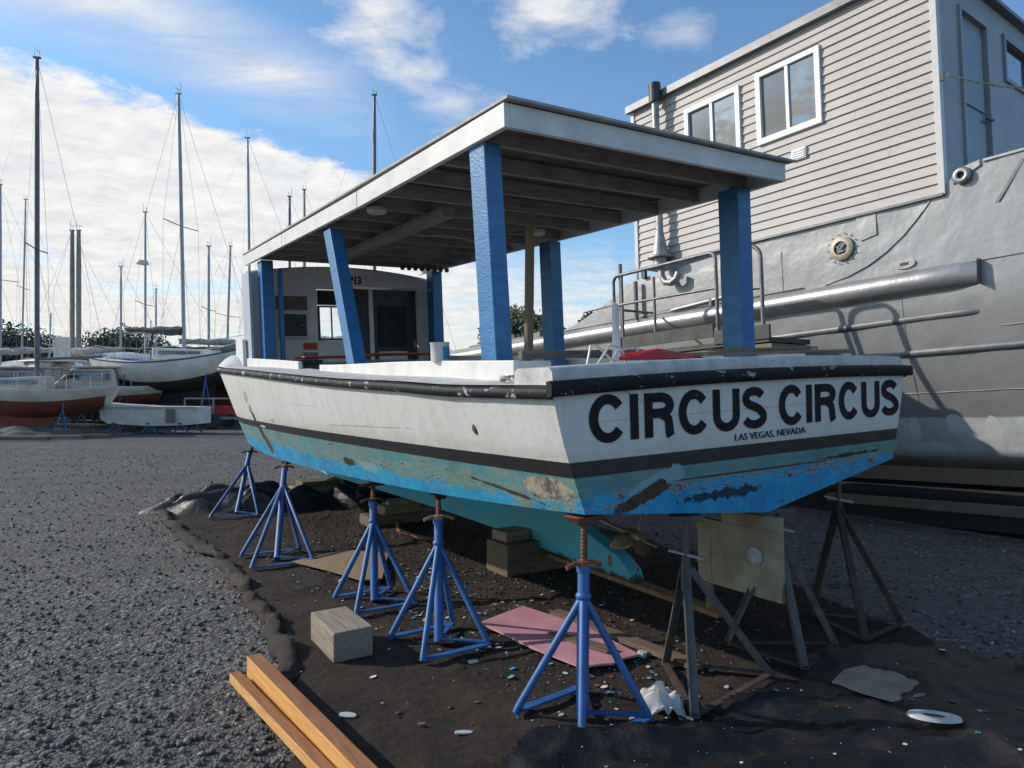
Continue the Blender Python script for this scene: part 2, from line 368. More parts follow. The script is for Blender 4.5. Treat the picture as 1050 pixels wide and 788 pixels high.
# ship's silver plating
def ship_paint():
    m, nt, b, P = newmat('ship_paint')
    sx = nt.nodes.new('ShaderNodeSeparateXYZ'); nt.links.new(P, sx.inputs[0])
    n1 = _noise(nt, _scalevec(nt, P, (1,1,.35)), 1.3, 7, .6); n2 = _noise(nt, P, 8, 6, .7)
    c = _mix(nt, _step(nt, n1, .35, .7), (.34,.335,.33), (.265,.262,.26))
    c = _mix(nt, _math(nt, 'MULTIPLY', _step(nt, n2, .60, .75), .4), c, (.22,.20,.19))
    zw = _math(nt, 'ADD', sx.outputs[2], _math(nt, 'MULTIPLY', _math(nt, 'SUBTRACT', _noise(nt, P, 1.1, 4), .5), .12))
    primer = _mix(nt, _step(nt, _noise(nt, _scalevec(nt, P, (1,1,.7)), 2.0, 4), .4, .6), (.74,.74,.74), (.60,.605,.61))
    c = _mix(nt, _step(nt, zw, 1.30, 1.28), c, primer)
    wh = (.80,.80,.79); nz = _noise(nt, P, 4, 4)
    for (y, z, ry, rz) in ((.74,1.16,.07,.14),(.62,.90,.26,.13),(.28,1.22,.10,.12),(-.08,1.08,.08,.28),(-.42,.88,.30,.11),(-1.2,1.0,.3,.2),(1.3,.95,.3,.15)):
        c = _mix(nt, blob(nt, P, (0,y,z), (3,ry,rz), nz, .25), c, wh)
    setcol(nt, b, c)
    run = _step(nt, _noise(nt, _scalevec(nt, P, (5,5,.28)), 1.6, 6, .65), .56, .72)
    c = _mix(nt, _math(nt, 'MULTIPLY', run, .55), c, (.15,.125,.105))
    run2 = _step(nt, _noise(nt, _scalevec(nt, P, (7,7,.22)), 1.1, 5, .6), .66, .72)
    c = _mix(nt, _math(nt, 'MULTIPLY', run2, .6), c, (.17,.085,.045))
    chalk = _step(nt, _noise(nt, P, 5.0, 8, .75, .6), .60, .66)
    c = _mix(nt, _math(nt, 'MULTIPLY', chalk, .5), c, (.44,.43,.42))
    b.inputs['Metallic'].default_value = .25
    rr = nt.nodes.new('ShaderNodeMapRange'); nt.links.new(n1, rr.inputs[0]); rr.inputs[3].default_value = .28; rr.inputs[4].default_value = .50
    nt.links.new(rr.outputs[0], b.inputs['Roughness'])
    h = _math(nt, 'ADD', _math(nt, 'MULTIPLY', _noise(nt, P, 2.6, 3, .5), 3.0), _math(nt, 'MULTIPLY', n2, .25))
    setbump(nt, b, h, .38, .014)
    return m
MAT['ship_paint'] = ship_paint()

# ------------------------------------------------------------------ mesh helper
class MB:
    def __init__(s): s.v = []; s.f = []; s.m = []
    def add(s, vs, fs, mi=0):
        o = len(s.v); s.v += [tuple(p) for p in vs]
        s.f += [tuple(i+o for i in f) for f in fs]; s.m += [mi]*len(fs)
        return s
    def box(s, lo, hi, mi=0):
        x0,y0,z0 = lo; x1,y1,z1 = hi
        vs = [(x0,y0,z0),(x1,y0,z0),(x1,y1,z0),(x0,y1,z0),(x0,y0,z1),(x1,y0,z1),(x1,y1,z1),(x0,y1,z1)]
        return s.hexa(vs, mi)
    def hexa(s, vs, mi=0):
        return s.add(vs, [(3,2,1,0),(4,5,6,7),(0,1,5,4),(1,2,6,5),(2,3,7,6),(3,0,4,7)], mi)
    def bar(s, p0, p1, w, h, up=(0,0,1), mi=0):
        """box from p0 to p1, w across, h along up"""
        p0 = Vector(p0); p1 = Vector(p1); d = (p1-p0).normalized(); up = Vector(up)
        a = d.cross(up)
        if a.length < 1e-4: a = d.cross(Vector((0,1,0)))
        a.normalize(); b = a.cross(d).normalized()
        a = a*w/2; b = b*h/2
        vs = [p0-a-b, p0+a-b, p1+a-b, p1-a-b, p0-a+b, p0+a+b, p1+a+b, p1-a+b]
        return s.hexa(vs, mi)
    def tube(s, pts, r, n=8, mi=0, cap=True):
        pts = [Vector(p) for p in pts]
        rs = r if isinstance(r, (list, tuple)) else [r]*len(pts)
        vs = []; fs = []; prev = None
        for i, p in enumerate(pts):
            t = (pts[min(i+1, len(pts)-1)] - pts[max(i-1, 0)]).normalized()
            if prev is None:
                a = t.cross(Vector((0,0,1)))
                if a.length < 1e-3: a = Vector((1,0,0))
            else:
                a = prev - t*prev.dot(t)
            a.normalize(); prev = a; b = t.cross(a)
            for k in range(n):
                q = 2*PI*k/n
                vs.append(p + (a*math.cos(q)+b*math.sin(q))*rs[i])
        for i in range(len(pts)-1):
            for k in range(n):
                k2 = (k+1) % n
                fs.append((i*n+k, i*n+k2, (i+1)*n+k2, (i+1)*n+k))
        if cap:
            fs.append(tuple(range(n-1, -1, -1))); fs.append(tuple((len(pts)-1)*n+k for k in range(n)))
        return s.add(vs, fs, mi)
    def prism(s, poly, o, ax, ay, dz, mi=0):
        """extrude the 2-D outline poly (in axes ax, ay at o) by vector dz"""
        o, ax, ay, dz = map(Vector, (o, ax, ay, dz))
        n = len(poly)
        vs = [o+ax*p[0]+ay*p[1] for p in poly] + [o+ax*p[0]+ay*p[1]+dz for p in poly]
        fs = [tuple(range(n-1, -1, -1)), tuple(range(n, 2*n))]
        fs += [(i, (i+1) % n, n+(i+1) % n, n+i) for i in range(n)]
        return s.add(vs, fs, mi)
    def grid(s, fn, nu, nv, mi=0, flip=False):
        vs = [fn(i/nu, j/nv) for i in range(nu+1) for j in range(nv+1)]
        fs = []
        for i in range(nu):
            for j in range(nv):
                q = (i*(nv+1)+j, (i+1)*(nv+1)+j, (i+1)*(nv+1)+j+1, i*(nv+1)+j+1)
                fs.append(q[::-1] if flip else q)
        return s.add(vs, fs, mi)
    def lathe(s, prof, o=(0,0,0), ax=(1,0,0), ay=(0,1,0), az=(0,0,1), n=16, mi=0, cap=True):
        o, ax, ay, az = map(Vector, (o, ax, ay, az))
        vs = []; fs = []
        for r, z in prof:
            for k in range(n):
                q = 2*PI*k/n
                vs.append(o + ax*(r*math.cos(q)) + ay*(r*math.sin(q)) + az*z)
        for i in range(len(prof)-1):
            for k in range(n):
                k2 = (k+1) % n
                fs.append((i*n+k, i*n+k2, (i+1)*n+k2, (i+1)*n+k))
        if cap: fs.append(tuple(range(n-1, -1, -1))); fs.append(tuple((len(prof)-1)*n+k for k in range(n)))
        return s.add(vs, fs, mi)
    def build(s, name, mats, parent=None, smooth=None, bevel=0.0, fix=True):
        me = bpy.data.meshes.new(name); me.from_pydata(s.v, [], s.f)
        if isinstance(mats, str): mats = [mats]
        for m in mats: me.materials.append(MAT[m])
        for p, mi in zip(me.polygons, s.m): p.material_index = mi
        me.validate(); me.update()
        if fix:
            bm = bmesh.new(); bm.from_mesh(me); bmesh.ops.recalc_face_normals(bm, faces=bm.faces); bm.to_mesh(me); bm.free()
        if smooth is not None:
            me.polygons.foreach_set('use_smooth', [True]*len(me.polygons))
            me.set_sharp_from_angle(angle=math.radians(smooth))
        o = bpy.data.objects.new(name, me); COL.objects.link(o)
        if parent is not None: o.parent = parent
        if bevel:
            b = o.modifiers.new('edge', 'BEVEL'); b.width = bevel; b.segments = 2; b.limit_method = 'ANGLE'
        return o

def tag(o, label, cat, group=None, kind=None):
    if label: o['label'] = label
    if cat: o['category'] = cat
    if group: o['group'] = group
    if kind: o['kind'] = kind
    return o
def empty(name, loc=(0,0,0), rz=0.0, label=None, cat=None, group=None, mat=None):
    o = bpy.data.objects.new(name, None); COL.objects.link(o); o.empty_display_size = .2
    o.location = loc; o.rotation_euler = (0,0,rz)
    if mat is not None: o.matrix_world = mat
    return tag(o, label, cat, group)
def copy_tree(o, parent=None):
    c = o.copy(); COL.objects.link(c)
    if parent is not None: c.parent = parent
    for ch in list(o.children): copy_tree(ch, c)
    return c
def interp(tab, y):
    """smooth (Catmull-Rom like) interpolation of a table"""
    xs = [t[0] for t in tab]; ys = [t[1] for t in tab]
    if y <= xs[0]: return ys[0]
    if y >= xs[-1]: return ys[-1]
    i = max(j for j in range(len(xs)-1) if xs[j] <= y)
    h = xs[i+1]-xs[i]; t = (y-xs[i])/h
    def sl(j):
        if j == 0: return (ys[1]-ys[0])/(xs[1]-xs[0])
        if j == len(xs)-1: return (ys[-1]-ys[-2])/(xs[-1]-xs[-2])
        return (ys[j+1]-ys[j-1])/(xs[j+1]-xs[j-1])
    m0, m1 = sl(i)*h, sl(i+1)*h
    return (2*t**3-3*t*t+1)*ys[i] + (t**3-2*t*t+t)*m0 + (-2*t**3+3*t*t)*ys[i+1] + (t**3-t*t)*m1

# ================================================================== camera, sky, sun
cam = bpy.data.cameras.new('camera'); cam.sensor_fit = 'HORIZONTAL'; cam.sensor_width = 36; cam.lens = 36*FOC/1050
cam.shift_y = 6/1050; cam.clip_end = 3000
co = bpy.data.objects.new('camera', cam); COL.objects.link(co); co.location = (0,0,CAMH); co.rotation_euler = (PI/2,0,0)
scene.camera = co
scene.view_settings.view_transform = 'Standard'; scene.view_settings.look = 'None'
scene.view_settings.exposure = 0.28; scene.view_settings.gamma = 1; scene.view_settings.use_curve_mapping = False
SUN_EL = math.radians(27); SUN = Vector((-math.cos(SUN_EL)*.98, math.cos(SUN_EL)*.20, math.sin(SUN_EL))).normalized()
sl = bpy.data.lights.new('sun', 'SUN'); sl.energy = 3.3; sl.angle = math.radians(.6); sl.color = (1,.93,.84)
so = bpy.data.objects.new('sun', sl); COL.objects.link(so); so.rotation_euler = SUN.to_track_quat('Z','Y').to_euler(); so.location = (-30,0,30)

wd = bpy.data.worlds.new('World'); scene.world = wd; wd.use_nodes = True
def sky():
    nt = wd.node_tree; nt.nodes.clear()
    out = nt.nodes.new('ShaderNodeOutputWorld')
    st = nt.nodes.new('ShaderNodeTexSky'); st.sky_type = 'NISHITA'; st.sun_disc = False
    st.sun_elevation = SUN_EL; st.sun_rotation = math.atan2(SUN.x, SUN.y); st.air_density = 1.0; st.dust_density = .6; st.ozone_density = 1.6
    tc = nt.nodes.new('ShaderNodeTexCoord'); D = tc.outputs['Generated']
    s = nt.nodes.new('ShaderNodeSeparateXYZ'); nt.links.new(D, s.inputs[0]); X, Y, Z = s.outputs
    az = _math(nt, 'MULTIPLY', _math(nt, 'ARCTAN2', X, Y), 180/PI)
    el = _math(nt, 'MULTIPLY', _math(nt, 'ARCSINE', Z), 180/PI)
    # cloud-layer plane coordinates
    zc = _math(nt, 'ADD', _math(nt, 'MAXIMUM', Z, 0.0), .10)
    cx = nt.nodes.new('ShaderNodeCombineXYZ'); nt.links.new(_math(nt, 'DIVIDE', X, zc), cx.inputs[0]); nt.links.new(_math(nt, 'DIVIDE', Y, zc), cx.inputs[1])
    P = cx.outputs[0]
    mott = _noise(nt, P, 5.5, 8, .62, .3); mid = _noise(nt, P, 1.7, 7, .6, .4); fine = _noise(nt, P, 14, 6, .6)
    big = _noise(nt, P, .8, 5, .6, .5)
    # the bank of cloud on the left: top edge falls slowly with azimuth, then drops
    r = nt.nodes.new('ShaderNodeFloatCurve'); nt.links.new(_math(nt, 'MULTIPLY', _math(nt, 'ADD', az, 60), 1/120), r.inputs['Value'])
    cv = r.mapping.curves[0]
    pts = [(-60,25),(-37,21.6),(-28,20.7),(-20,19.0),(-12,17.6),(-6,15.2),(0,12.5),(8,12),(16,8),(60,8)]
    while len(cv.points) < len(pts): cv.points.new(.5,.5)
    for p, (a, e) in zip(cv.points, pts): p.location = ((a+60)/120, e/40); p.handle_type = 'VECTOR'
    r.mapping.update()
    top = _math(nt, 'MULTIPLY', r.outputs[0], 40)
    below = _math(nt, 'SUBTRACT', top, el)          # degrees below the bank's top
    soft = _math(nt, 'ADD', below, _math(nt, 'ADD', _math(nt, 'MULTIPLY', _math(nt, 'SUBTRACT', mott, .5), 5.0), _math(nt, 'MULTIPLY', _math(nt, 'SUBTRACT', fine, .5), 2.0)))
    rightness = _step(nt, az, -14, 2)
    edge = _math(nt, 'ADD', _math(nt, 'MULTIPLY', rightness, 5.0), 1.3)
    nb = nt.nodes.new('ShaderNodeMapRange'); nb.clamp = True; nt.links.new(soft, nb.inputs[0]); nb.inputs[1].default_value = 0; nt.links.new(edge, nb.inputs[2])
    bank = _math(nt, 'MULTIPLY', nb.outputs[0], _math(nt, 'SUBTRACT', 1.0, _math(nt, 'MULTIPLY', rightness, .12)))
    # thin holes and blue slots near the horizon
    lo_n = _noise(nt, _scalevec(nt, P, (.35,1.6,1)), 1.1, 5, .55)
    slot = _math(nt, 'MULTIPLY', _step(nt, lo_n, .54, .66), _math(nt, 'MULTIPLY', _step(nt, el, 11, 7), .62))
    hole = _math(nt, 'MULTIPLY', _step(nt, mid, .42, .26), .40)
    hole = _math(nt, 'MAXIMUM', hole, _math(nt, 'MULTIPLY', _math(nt, 'MULTIPLY', _step(nt, mid, .56, .44), _step(nt, az, -50, -66)), .92))  # unseen cloud left of view, broken up for the window reflections
    bank = _math(nt, 'MULTIPLY', bank, _math(nt, 'SUBTRACT', 1.0, _math(nt, 'MAXIMUM', slot, hole)))
    bank = _math(nt, 'MULTIPLY', bank, _step(nt, az, -125, -105))  # bank cut off behind the view to lower the ambient light
    # streaky veil above the bank
    vb = _math(nt, 'SUBTRACT', el, _math(nt, 'ADD', top, 4.6))
    vb = _math(nt, 'SUBTRACT', 1.0, _math(nt, 'MULTIPLY', _math(nt, 'ABSOLUTE', vb), 1/3.9), True)
    rot = nt.nodes.new('ShaderNodeMapping'); nt.links.new(P, rot.inputs[0]); rot.inputs['Rotation'].default_value = (0,0,math.radians(-24)); rot.inputs['Scale'].default_value = (1,5,1)
    streak = _noise(nt, rot.outputs[0], 1.3, 7, .62, .5)
    veil = _math(nt, 'MULTIPLY', _math(nt, 'MULTIPLY', vb, _step(nt, az, -9, -19)), _math(nt, 'ADD', _math(nt, 'MULTIPLY', _step(nt, streak, .30, .66), .75), .22), True)
    # scattered puffs high up
    def puff(a, e, ra, re, amt):
        da = _math(nt, 'MULTIPLY', _math(nt, 'SUBTRACT', az, a), 1/ra); de = _math(nt, 'MULTIPLY', _math(nt, 'SUBTRACT', el, e), 1/re)
        d = _math(nt, 'SQRT', _math(nt, 'ADD', _math(nt, 'MULTIPLY', da, da), _math(nt, 'MULTIPLY', de, de)))
        g = _math(nt, 'SUBTRACT', 1.25, d)
        g = _math(nt, 'ADD', g, _math(nt, 'MULTIPLY', _math(nt, 'SUBTRACT', mott, .5), 2.6))
        g = _math(nt, 'ADD', g, _math(nt, 'MULTIPLY', _math(nt, 'SUBTRACT', mid, .5), 1.6))
        return _math(nt, 'MULTIPLY', _step(nt, g, .25, 1.3), amt)
    puffs = None
    for a in ((-10.5,27.0,5.2,3.6,.85),(3.0,28.6,7.5,2.6,.85),(-7.6,24.4,2.6,1.5,.7),(-5.0,22.2,4.2,2.0,.55),(14,26.5,3.0,1.6,.4),(-18,22.6,3.5,1.4,.4),(26,33,9,3,.7),(-44,36,9,4,.7),(8,42,12,4,.7)):
        q = puff(*a)
        puffs = q if puffs is None else _math(nt, 'MAXIMUM', puffs, q)
    # elsewhere (behind, overhead) broken cloud
    away = _math(nt, 'MAXIMUM', _step(nt, _math(nt, 'ABSOLUTE', az), 55, 75), _step(nt, el, 42, 55))
    other = _math(nt, 'MULTIPLY', _math(nt, 'MULTIPLY', _step(nt, mid, .56, .72), away), .6)
    cov = _math(nt, 'MAXIMUM', _math(nt, 'MAXIMUM', bank, veil), _math(nt, 'MAXIMUM', puffs, other))
    cov = _math(nt, 'MULTIPLY', cov, _step(nt, el, -3, 0))
    # cloud tone: bright, with soft grey mottling, creamy low on the left
    tone = _math(nt, 'ADD', _math(nt, 'MULTIPLY', _step(nt, mott, .30, .62), .65), _math(nt, 'MULTIPLY', _step(nt, fine, .35, .65), .35))
    ccol = _mix(nt, tone, (.66,.68,.72), (.93,.92,.90))
    ccol = _mix(nt, _math(nt, 'MULTIPLY', _step(nt, el, 9, 1), .55), ccol, (.80,.76,.70))
    bs = nt.nodes.new('ShaderNodeBackground'); bs.inputs[1].default_value = .135
    hue = nt.nodes.new('ShaderNodeMix'); hue.data_type = 'RGBA'; hue.blend_type = 'MULTIPLY'; hue.inputs[0].default_value = 1; hue.inputs[7].default_value = (.80,1.03,1.14,1)
    nt.links.new(st.outputs[0], hue.inputs[6]); nt.links.new(hue.outputs[2], bs.inputs[0])
    bc = nt.nodes.new('ShaderNodeBackground'); bc.inputs[1].default_value = .88; nt.links.new(ccol, bc.inputs[0])
    mx = nt.nodes.new('ShaderNodeMixShader'); nt.links.new(cov, mx.inputs[0]); nt.links.new(bs.outputs[0], mx.inputs[1]); nt.links.new(bc.outputs[0], mx.inputs[2])
    nt.links.new(mx.outputs[0], out.inputs[0])
sky()

# ================================================================== ground
mb = MB(); R_ = 600
def gfn(a, b):
    x = (a*2-1); y = b*2-1
    X = math.copysign(abs(x)**2.2, x)*R_; Y = math.copysign(abs(y)**2.2, y)*R_ + 6
    return (X, Y, .02*mnoise.noise((X*.25, Y*.25, 0)) - .02)
mb.grid(gfn, 90, 90)
gr = mb.build('ground', 'gravel', smooth=60); gr['kind'] = 'structure'

def inpoly(p, poly):
    x, y = p; c = False; n = len(poly); j = n-1
    for i in range(n):
        xi, yi = poly[i]; xj, yj = poly[j]
        if (yi > y) != (yj > y) and x < (xj-xi)*(y-yi)/(yj-yi)+xi: c = not c
        j = i
    return c
CLOTH = [(-5.0,9.9),(-4.2,8.7),(-3.75,7.85),(-2.9,6.75),(-2.3,5.9),(-1.8,5.0),(-1.45,4.4),(-1.25,3.95),(-1.15,3.6),(-.95,3.0),(-.8,2.4),(3.4,2.4),(3.3,3.4),(2.75,4.2),(2.55,4.75),(2.35,5.6),(1.7,6.9),(.6,9),(-1.6,12.2),(-4.3,11.6)]
def sheet(poly, fn, step, edge=.12):
    """cloth lying on the ground inside an outline, as a height field with thickness"""
    xs = [p[0] for p in poly]; ys = [p[1] for p in poly]
    nx = int((max(xs)-min(xs))/step); ny = int((max(ys)-min(ys))/step)
    idx = {}; mb = MB()
    for i in range(nx+1):
        for j in range(ny+1):
            x = min(xs)+i*step; y = min(ys)+j*step
            wob = (.10*mnoise.noise((x*1.7, y*1.7, 3.1)), .10*mnoise.noise((x*1.7, y*1.7, 9.7)))
            if inpoly((x+wob[0], y+wob[1]), poly): idx[i, j] = len(mb.v); mb.v.append((x, y, fn(x, y)))
    for (i, j) in list(idx):
        q = [(i, j), (i+1, j), (i+1, j+1), (i, j+1)]
        if all(k in idx for k in q): mb.f.append(tuple(idx[k] for k in q)); mb.m.append(0)
    return mb
def cloth_z(x, y):
    z = .006 + .014*abs(mnoise.noise((x*1.3, y*1.3, 1))) + .013*(1-min(1, 3*abs(mnoise.noise((x*2.2+.6*y, y*1.4, 5)))))**2 + .006*abs(mnoise.noise((x*4.2, y*4.2, 5))) + .006*mnoise.noise((x*11, y*11, 2))
    z += .03*max(0, mnoise.noise((x*.9+3, y*2.6, 8))-.25)
    return z
cl = sheet(CLOTH, cloth_z, .045).build('ground_cloth', 'ground_cloth', smooth=80, fix=False)
tag(cl, 'dirty brown ground cloth spread under the propped-up boat', 'tarp')
# its rolled edge along the gravel
mb = MB()
pts = []
edge = [(-5.0,9.9),(-4.35,8.75),(-3.75,7.85),(-2.9,6.75),(-2.3,5.9),(-1.8,5.0),(-1.45,4.4),(-1.27,3.95),(-1.21,3.72)]
for a, b in zip(edge[:-1], edge[1:]):
    for k in range(10):
        t = k/10; p = Vector((a[0]*(1-t)+b[0]*t, a[1]*(1-t)+b[1]*t, .045))
        q = mnoise.noise((p.x*1.6, p.y*1.6, 4))
        pts.append(p+Vector((.07*q, .04*q, .0)))
rs = [(.06+.03*mnoise.noise((p.x*2.3, p.y*2.3, 0)))*min(1, .25+(len(pts)-1-i)/7) for i, p in enumerate(pts)]
mb.tube(pts, rs, 12)
for i, v in enumerate(mb.v):
    n = mnoise.noise((v[0]*7, v[1]*7, v[2]*14)); k = mnoise.noise((v[0]*22, v[1]*22, v[2]*30)); mb.v[i] = (v[0]+.045*n+.012*k, v[1]+.03*n+.012*k, max(-.02, v[2]*(.62+.4*n)+.010*k-.008))
tag(mb.build('rolled_cloth', 'rolled_cloth', smooth=80), 'long rolled-up edge of brown cloth between the gravel and the boat', 'tarp')
# bunched black cloth at the far corner
def heap(name, cx, cy, rx, ry, h, mat, label, rot=0, seed=0, n=46, cat='tarp'):
    mb = MB()
    def fn(a, b):
        x = a*2-1; y = b*2-1; d = math.sqrt(x*x+y*y)
        k = max(0, 1-d**2.4)
        z = h*k*(.55+.9*abs(mnoise.noise((x*2.1+seed, y*2.1, seed)))+.35*mnoise.noise((x*5+seed, y*5, 2)))
        q = .18*mnoise.noise((x*2, y*2, seed+4))
        X = (x+q)*rx; Y = (y+q)*ry
        return (cx+X*math.cos(rot)-Y*math.sin(rot), cy+X*math.sin(rot)+Y*math.cos(rot), z-.002 if k > 0 else -.03)
    mb.grid(fn, n, n)
    return tag(mb.build(name, mat, smooth=80), label, cat)
heap('bunched_tarp', -3.55, 9.35, 1.35, .42, .42, 'black_tarp', 'black bunched tarp heaped behind the farthest blue stand', .12, 3)
heap('bunched_tarp', -2.2, 10.3, 1.0, .5, .3, 'black_tarp', 'black crumpled tarp bunched under the bow of the boat', -.3, 13)
# black plastic sheet in the foreground
BLK = [(.15,3.22),(.45,3.18),(.8,3.3),(1.1,3.45),(1.5,3.75),(1.75,4.05),(2.1,4.3),(2.6,4.25),(2.95,3.95),(3.5,3.5),(3.6,2.3),(-.2,2.3),(-.05,2.9)]
def blk_z(x, y):
    r1 = (1-min(1, 2.6*abs(mnoise.noise((x*1.3+5+.5*y, y*2.1-.4*x, 1.5)))))**1.6; r2 = (1-min(1, 2.4*abs(mnoise.noise((x*3.1-1.2*y, y*3.4+x, 7)))))**1.5; r3 = (1-min(1, 2.2*abs(mnoise.noise((x*6.5+2*y, y*6-2*x, 4)))))**1.5
    z = .020 + .024*(.5+mnoise.noise((x*1.1, y*1.1, 2))) + .038*r1 + .024*r2 + .012*r3
    z += .06*math.exp(-((y-(3.02+.12*x*.5))/.10)**2)*max(0, 1-abs(x-.55)/.75)
    return max(.022, z)
tag(sheet(BLK, blk_z, .02).build('black_tarp', 'black_tarp', smooth=70, fix=False), 'glossy black plastic sheet crumpled across the right foreground', 'tarp')

# loose stones on the gravel near the camera, and litter on the cloth
ICO = None
def ico():
    bm = bmesh.new(); bmesh.ops.create_icosphere(bm, subdivisions=1, radius=1)
    v = np.array([p.co[:] for p in bm.verts]); f = np.array([[q.index for q in p.verts] for p in bm.faces]); bm.free()
    return v, f
def scatter_mesh(name, V, F, pts, scl, mat):
    n = len(pts); nv = len(V)
    A = rng.uniform(0, 2*PI, n); c, s = np.cos(A), np.sin(A)
    jit = rng.uniform(.72, 1.2, (n, nv, 1))
    vv = V[None]*jit*scl[:, None, :]
    x = vv[..., 0]*c[:, None]-vv[..., 1]*s[:, None]; y = vv[..., 0]*s[:, None]+vv[..., 1]*c[:, None]
    tl = rng.uniform(-.35, .35, (n, 1))
    W = np.stack([x, y, vv[..., 2]+x*tl], -1) + pts[:, None, :]
    faces = (F[None]+(np.arange(n)*nv)[:, None, None]).reshape(-1, F.shape[1])
    me = bpy.data.meshes.new(name); W = W.reshape(-1, 3)
    me.vertices.add(len(W)); me.vertices.foreach_set('co', W.ravel())
    k = F.shape[1]
    me.loops.add(faces.size); me.loops.foreach_set('vertex_index', faces.ravel().astype(np.int32))
    me.polygons.add(len(faces)); me.polygons.foreach_set('loop_start', np.arange(0, faces.size, k, dtype=np.int32))
    me.update(calc_edges=True); me.materials.append(MAT[mat])
    o = bpy.data.objects.new(name, me); COL.objects.link(o)
    return o
IV, IF = ico()
n = 30000
yy = 2.3 + (rng.random(n)**2.3)*17
xx = rng.uniform(-1, 1, n)*(.85*yy+.5)
keep = [i for i in range(n) if not inpoly((xx[i], yy[i]), CLOTH) and not inpoly((xx[i], yy[i]), BLK) and (xx[i] < 0 or yy[i] > 3.4)]
p = np.stack([xx[keep], yy[keep], np.full(len(keep), -.018)], -1)
p[:, 2] += [.02*mnoise.noise((a*.25, b*.25, 0)) + .006 for a, b, _ in p]
sc = (.005+.017*rng.random((len(keep), 1))**2.6)*rng.uniform(.6, 1.2, (len(keep), 3)); sc[:, 2] *= .75
st = scatter_mesh('gravel_stones', IV, IF, p, sc, 'stone')
tag(st, 'loose grey crushed stones lying on the gravel yard', 'gravel', kind='stuff')
# paint flakes
QV = np.array([(-1,-.6,0),(.2,-1,0),(1,-.1,0),(.5,.8,0),(-.7,.7,0)], float); QF = np.array([[0,1,2,3,4]])
def on_cloth(x, y):
    z = cloth_z(x, y) if inpoly((x, y), CLOTH) else 0
    if inpoly((x, y), BLK): z = max(z, blk_z(x, y))
    return z
fl = []
while len(fl) < 2300:
    t = random.random()
    # most flakes lie along the port side where the hull has been scraped
    a = Vector((.9,3.5)).lerp(Vector((-2.1,7.2)), t); s_ = random.gauss(0, .42)
    x = a.x - s_*.8 ; y = a.y - s_*.5 + random.gauss(0, .15)
    if inpoly((x, y), CLOTH): fl.append((x, y, on_cloth(x, y)+.008))
for k in range(260):
    x = random.uniform(.2, 2.6); y = random.uniform(2.7, 4.2)
    if inpoly((x, y), BLK): fl.append((x, y, on_cloth(x, y)+.006))
fl = np.array(fl)
sc = (rng.random((len(fl), 1))**5*.020+.0028)*np.ones((len(fl), 3))
tag(scatter_mesh('paint_flakes', QV, QF, fl, sc, 'chips'), 'white and blue flakes of scraped paint strewn over the cloth', 'debris', kind='stuff')
lt = []
while len(lt) < 9000:
    t = random.random(); a = Vector((1.9,4.6)).lerp(Vector((-1.9,9.5)), t); s_ = random.gauss(0, .8)
    x = a.x - s_*.9; y = a.y - s_*.6
    if inpoly((x, y), CLOTH) and not inpoly((x, y), BLK): lt.append((x, y, on_cloth(x, y)+.004))
lt = np.array(lt); sc = (rng.random((len(lt), 1))**2*.014+.004)*rng.uniform(.4, 1.3, (len(lt), 3)); sc[:, 2] *= .6
tag(scatter_mesh('bark_litter', IV, IF, lt, sc, 'litter'), 'dark brown crumbs of dirt and bark under the boat', 'debris', kind='stuff')

# ================================================================== the cabin boat
C0 = Vector((.3566,3.4,.996))
bu = Vector((-.5517,.834,.005)).normalized(); bv = Vector((.8333,.5511,.0432)); bv = (bv-bu*bv.dot(bu)).normalized(); bw = bv.cross(bu)
B0 = C0 + 1.406*bv
BM = Matrix(((bv.x,bu.x,bw.x,B0.x),(bv.y,bu.y,bw.y,B0.y),(bv.z,bu.z,bw.z,B0.z),(0,0,0,1)))
def BW(x, y, z): return BM @ Vector((x, y, z))
boat = empty('cabin_boat', label='white and blue wooden cabin boat with flat canopy, CIRCUS CIRCUS on its stern', cat='boat', mat=BM)
LB = 11.0
T_b = [(0,1.585),(1,1.655),(2,1.695),(4,1.735),(6,1.71),(7,1.655),(8,1.54),(9,1.31),(10,.86),(10.6,.42),(11,.0)]
T_c = [(0,1.406),(1,1.435),(2,1.455),(4,1.46),(6,1.41),(7,1.34),(8,1.20),(9,.92),(10,.50),(10.6,.22),(11,.0)]
T_zs = [(0,.60),(.9,.607),(1.5,.63),(2.6,.66),(4.15,.725),(5.7,.79),(7.8,.855),(9.5,.90),(11,.94)]
T_zc = [(0,-.005),(.7,-.05),(1.6,-.095),(2.8,-.14),(5,-.20),(6.6,-.20),(8,-.17),(9.4,-.05),(11,.15)]
T_zk = [(0,-.19),(1.5,-.28),(3.5,-.40),(6,-.48),(8,-.48),(9.5,-.40),(10.4,-.25),(11,.05)]
NT, NB = 12, 8
def hull_pt(y, j, side):
    b, c, zs, zc, zk = (interp(t, y) for t in (T_b, T_c, T_zs, T_zc, T_zk))
    rake = .0
    if j <= NT:
        t = j/NT; x = b+(c-b)*t; z = zs+(zc-zs)*t
        x += (.012+.02*min(1, y/3))*math.sin(PI*t)*(1 if y < 7 else max(-1.2, 1-(y-7)*.9)) * min(1, b*2)
    else:
        t = (j-NT)/NB; x = c*(1-t); z = zc+(zk-zc)*t - .03*math.sin(PI*t)*min(1, y/3)
    yy = y - max(0, (y-7)/4)**2*(zs-z)*.75
    x += .004*mnoise.noise((y*1.7, z*4, side*3.0))
    return (side*x, yy, z)
ST = [0,.15,.3,.5,.75]+[1+.25*i for i in range(37)]+[10.2,10.4,10.6,10.75,10.88,10.96,11]
mb = MB(); K = NT+NB
row = {}
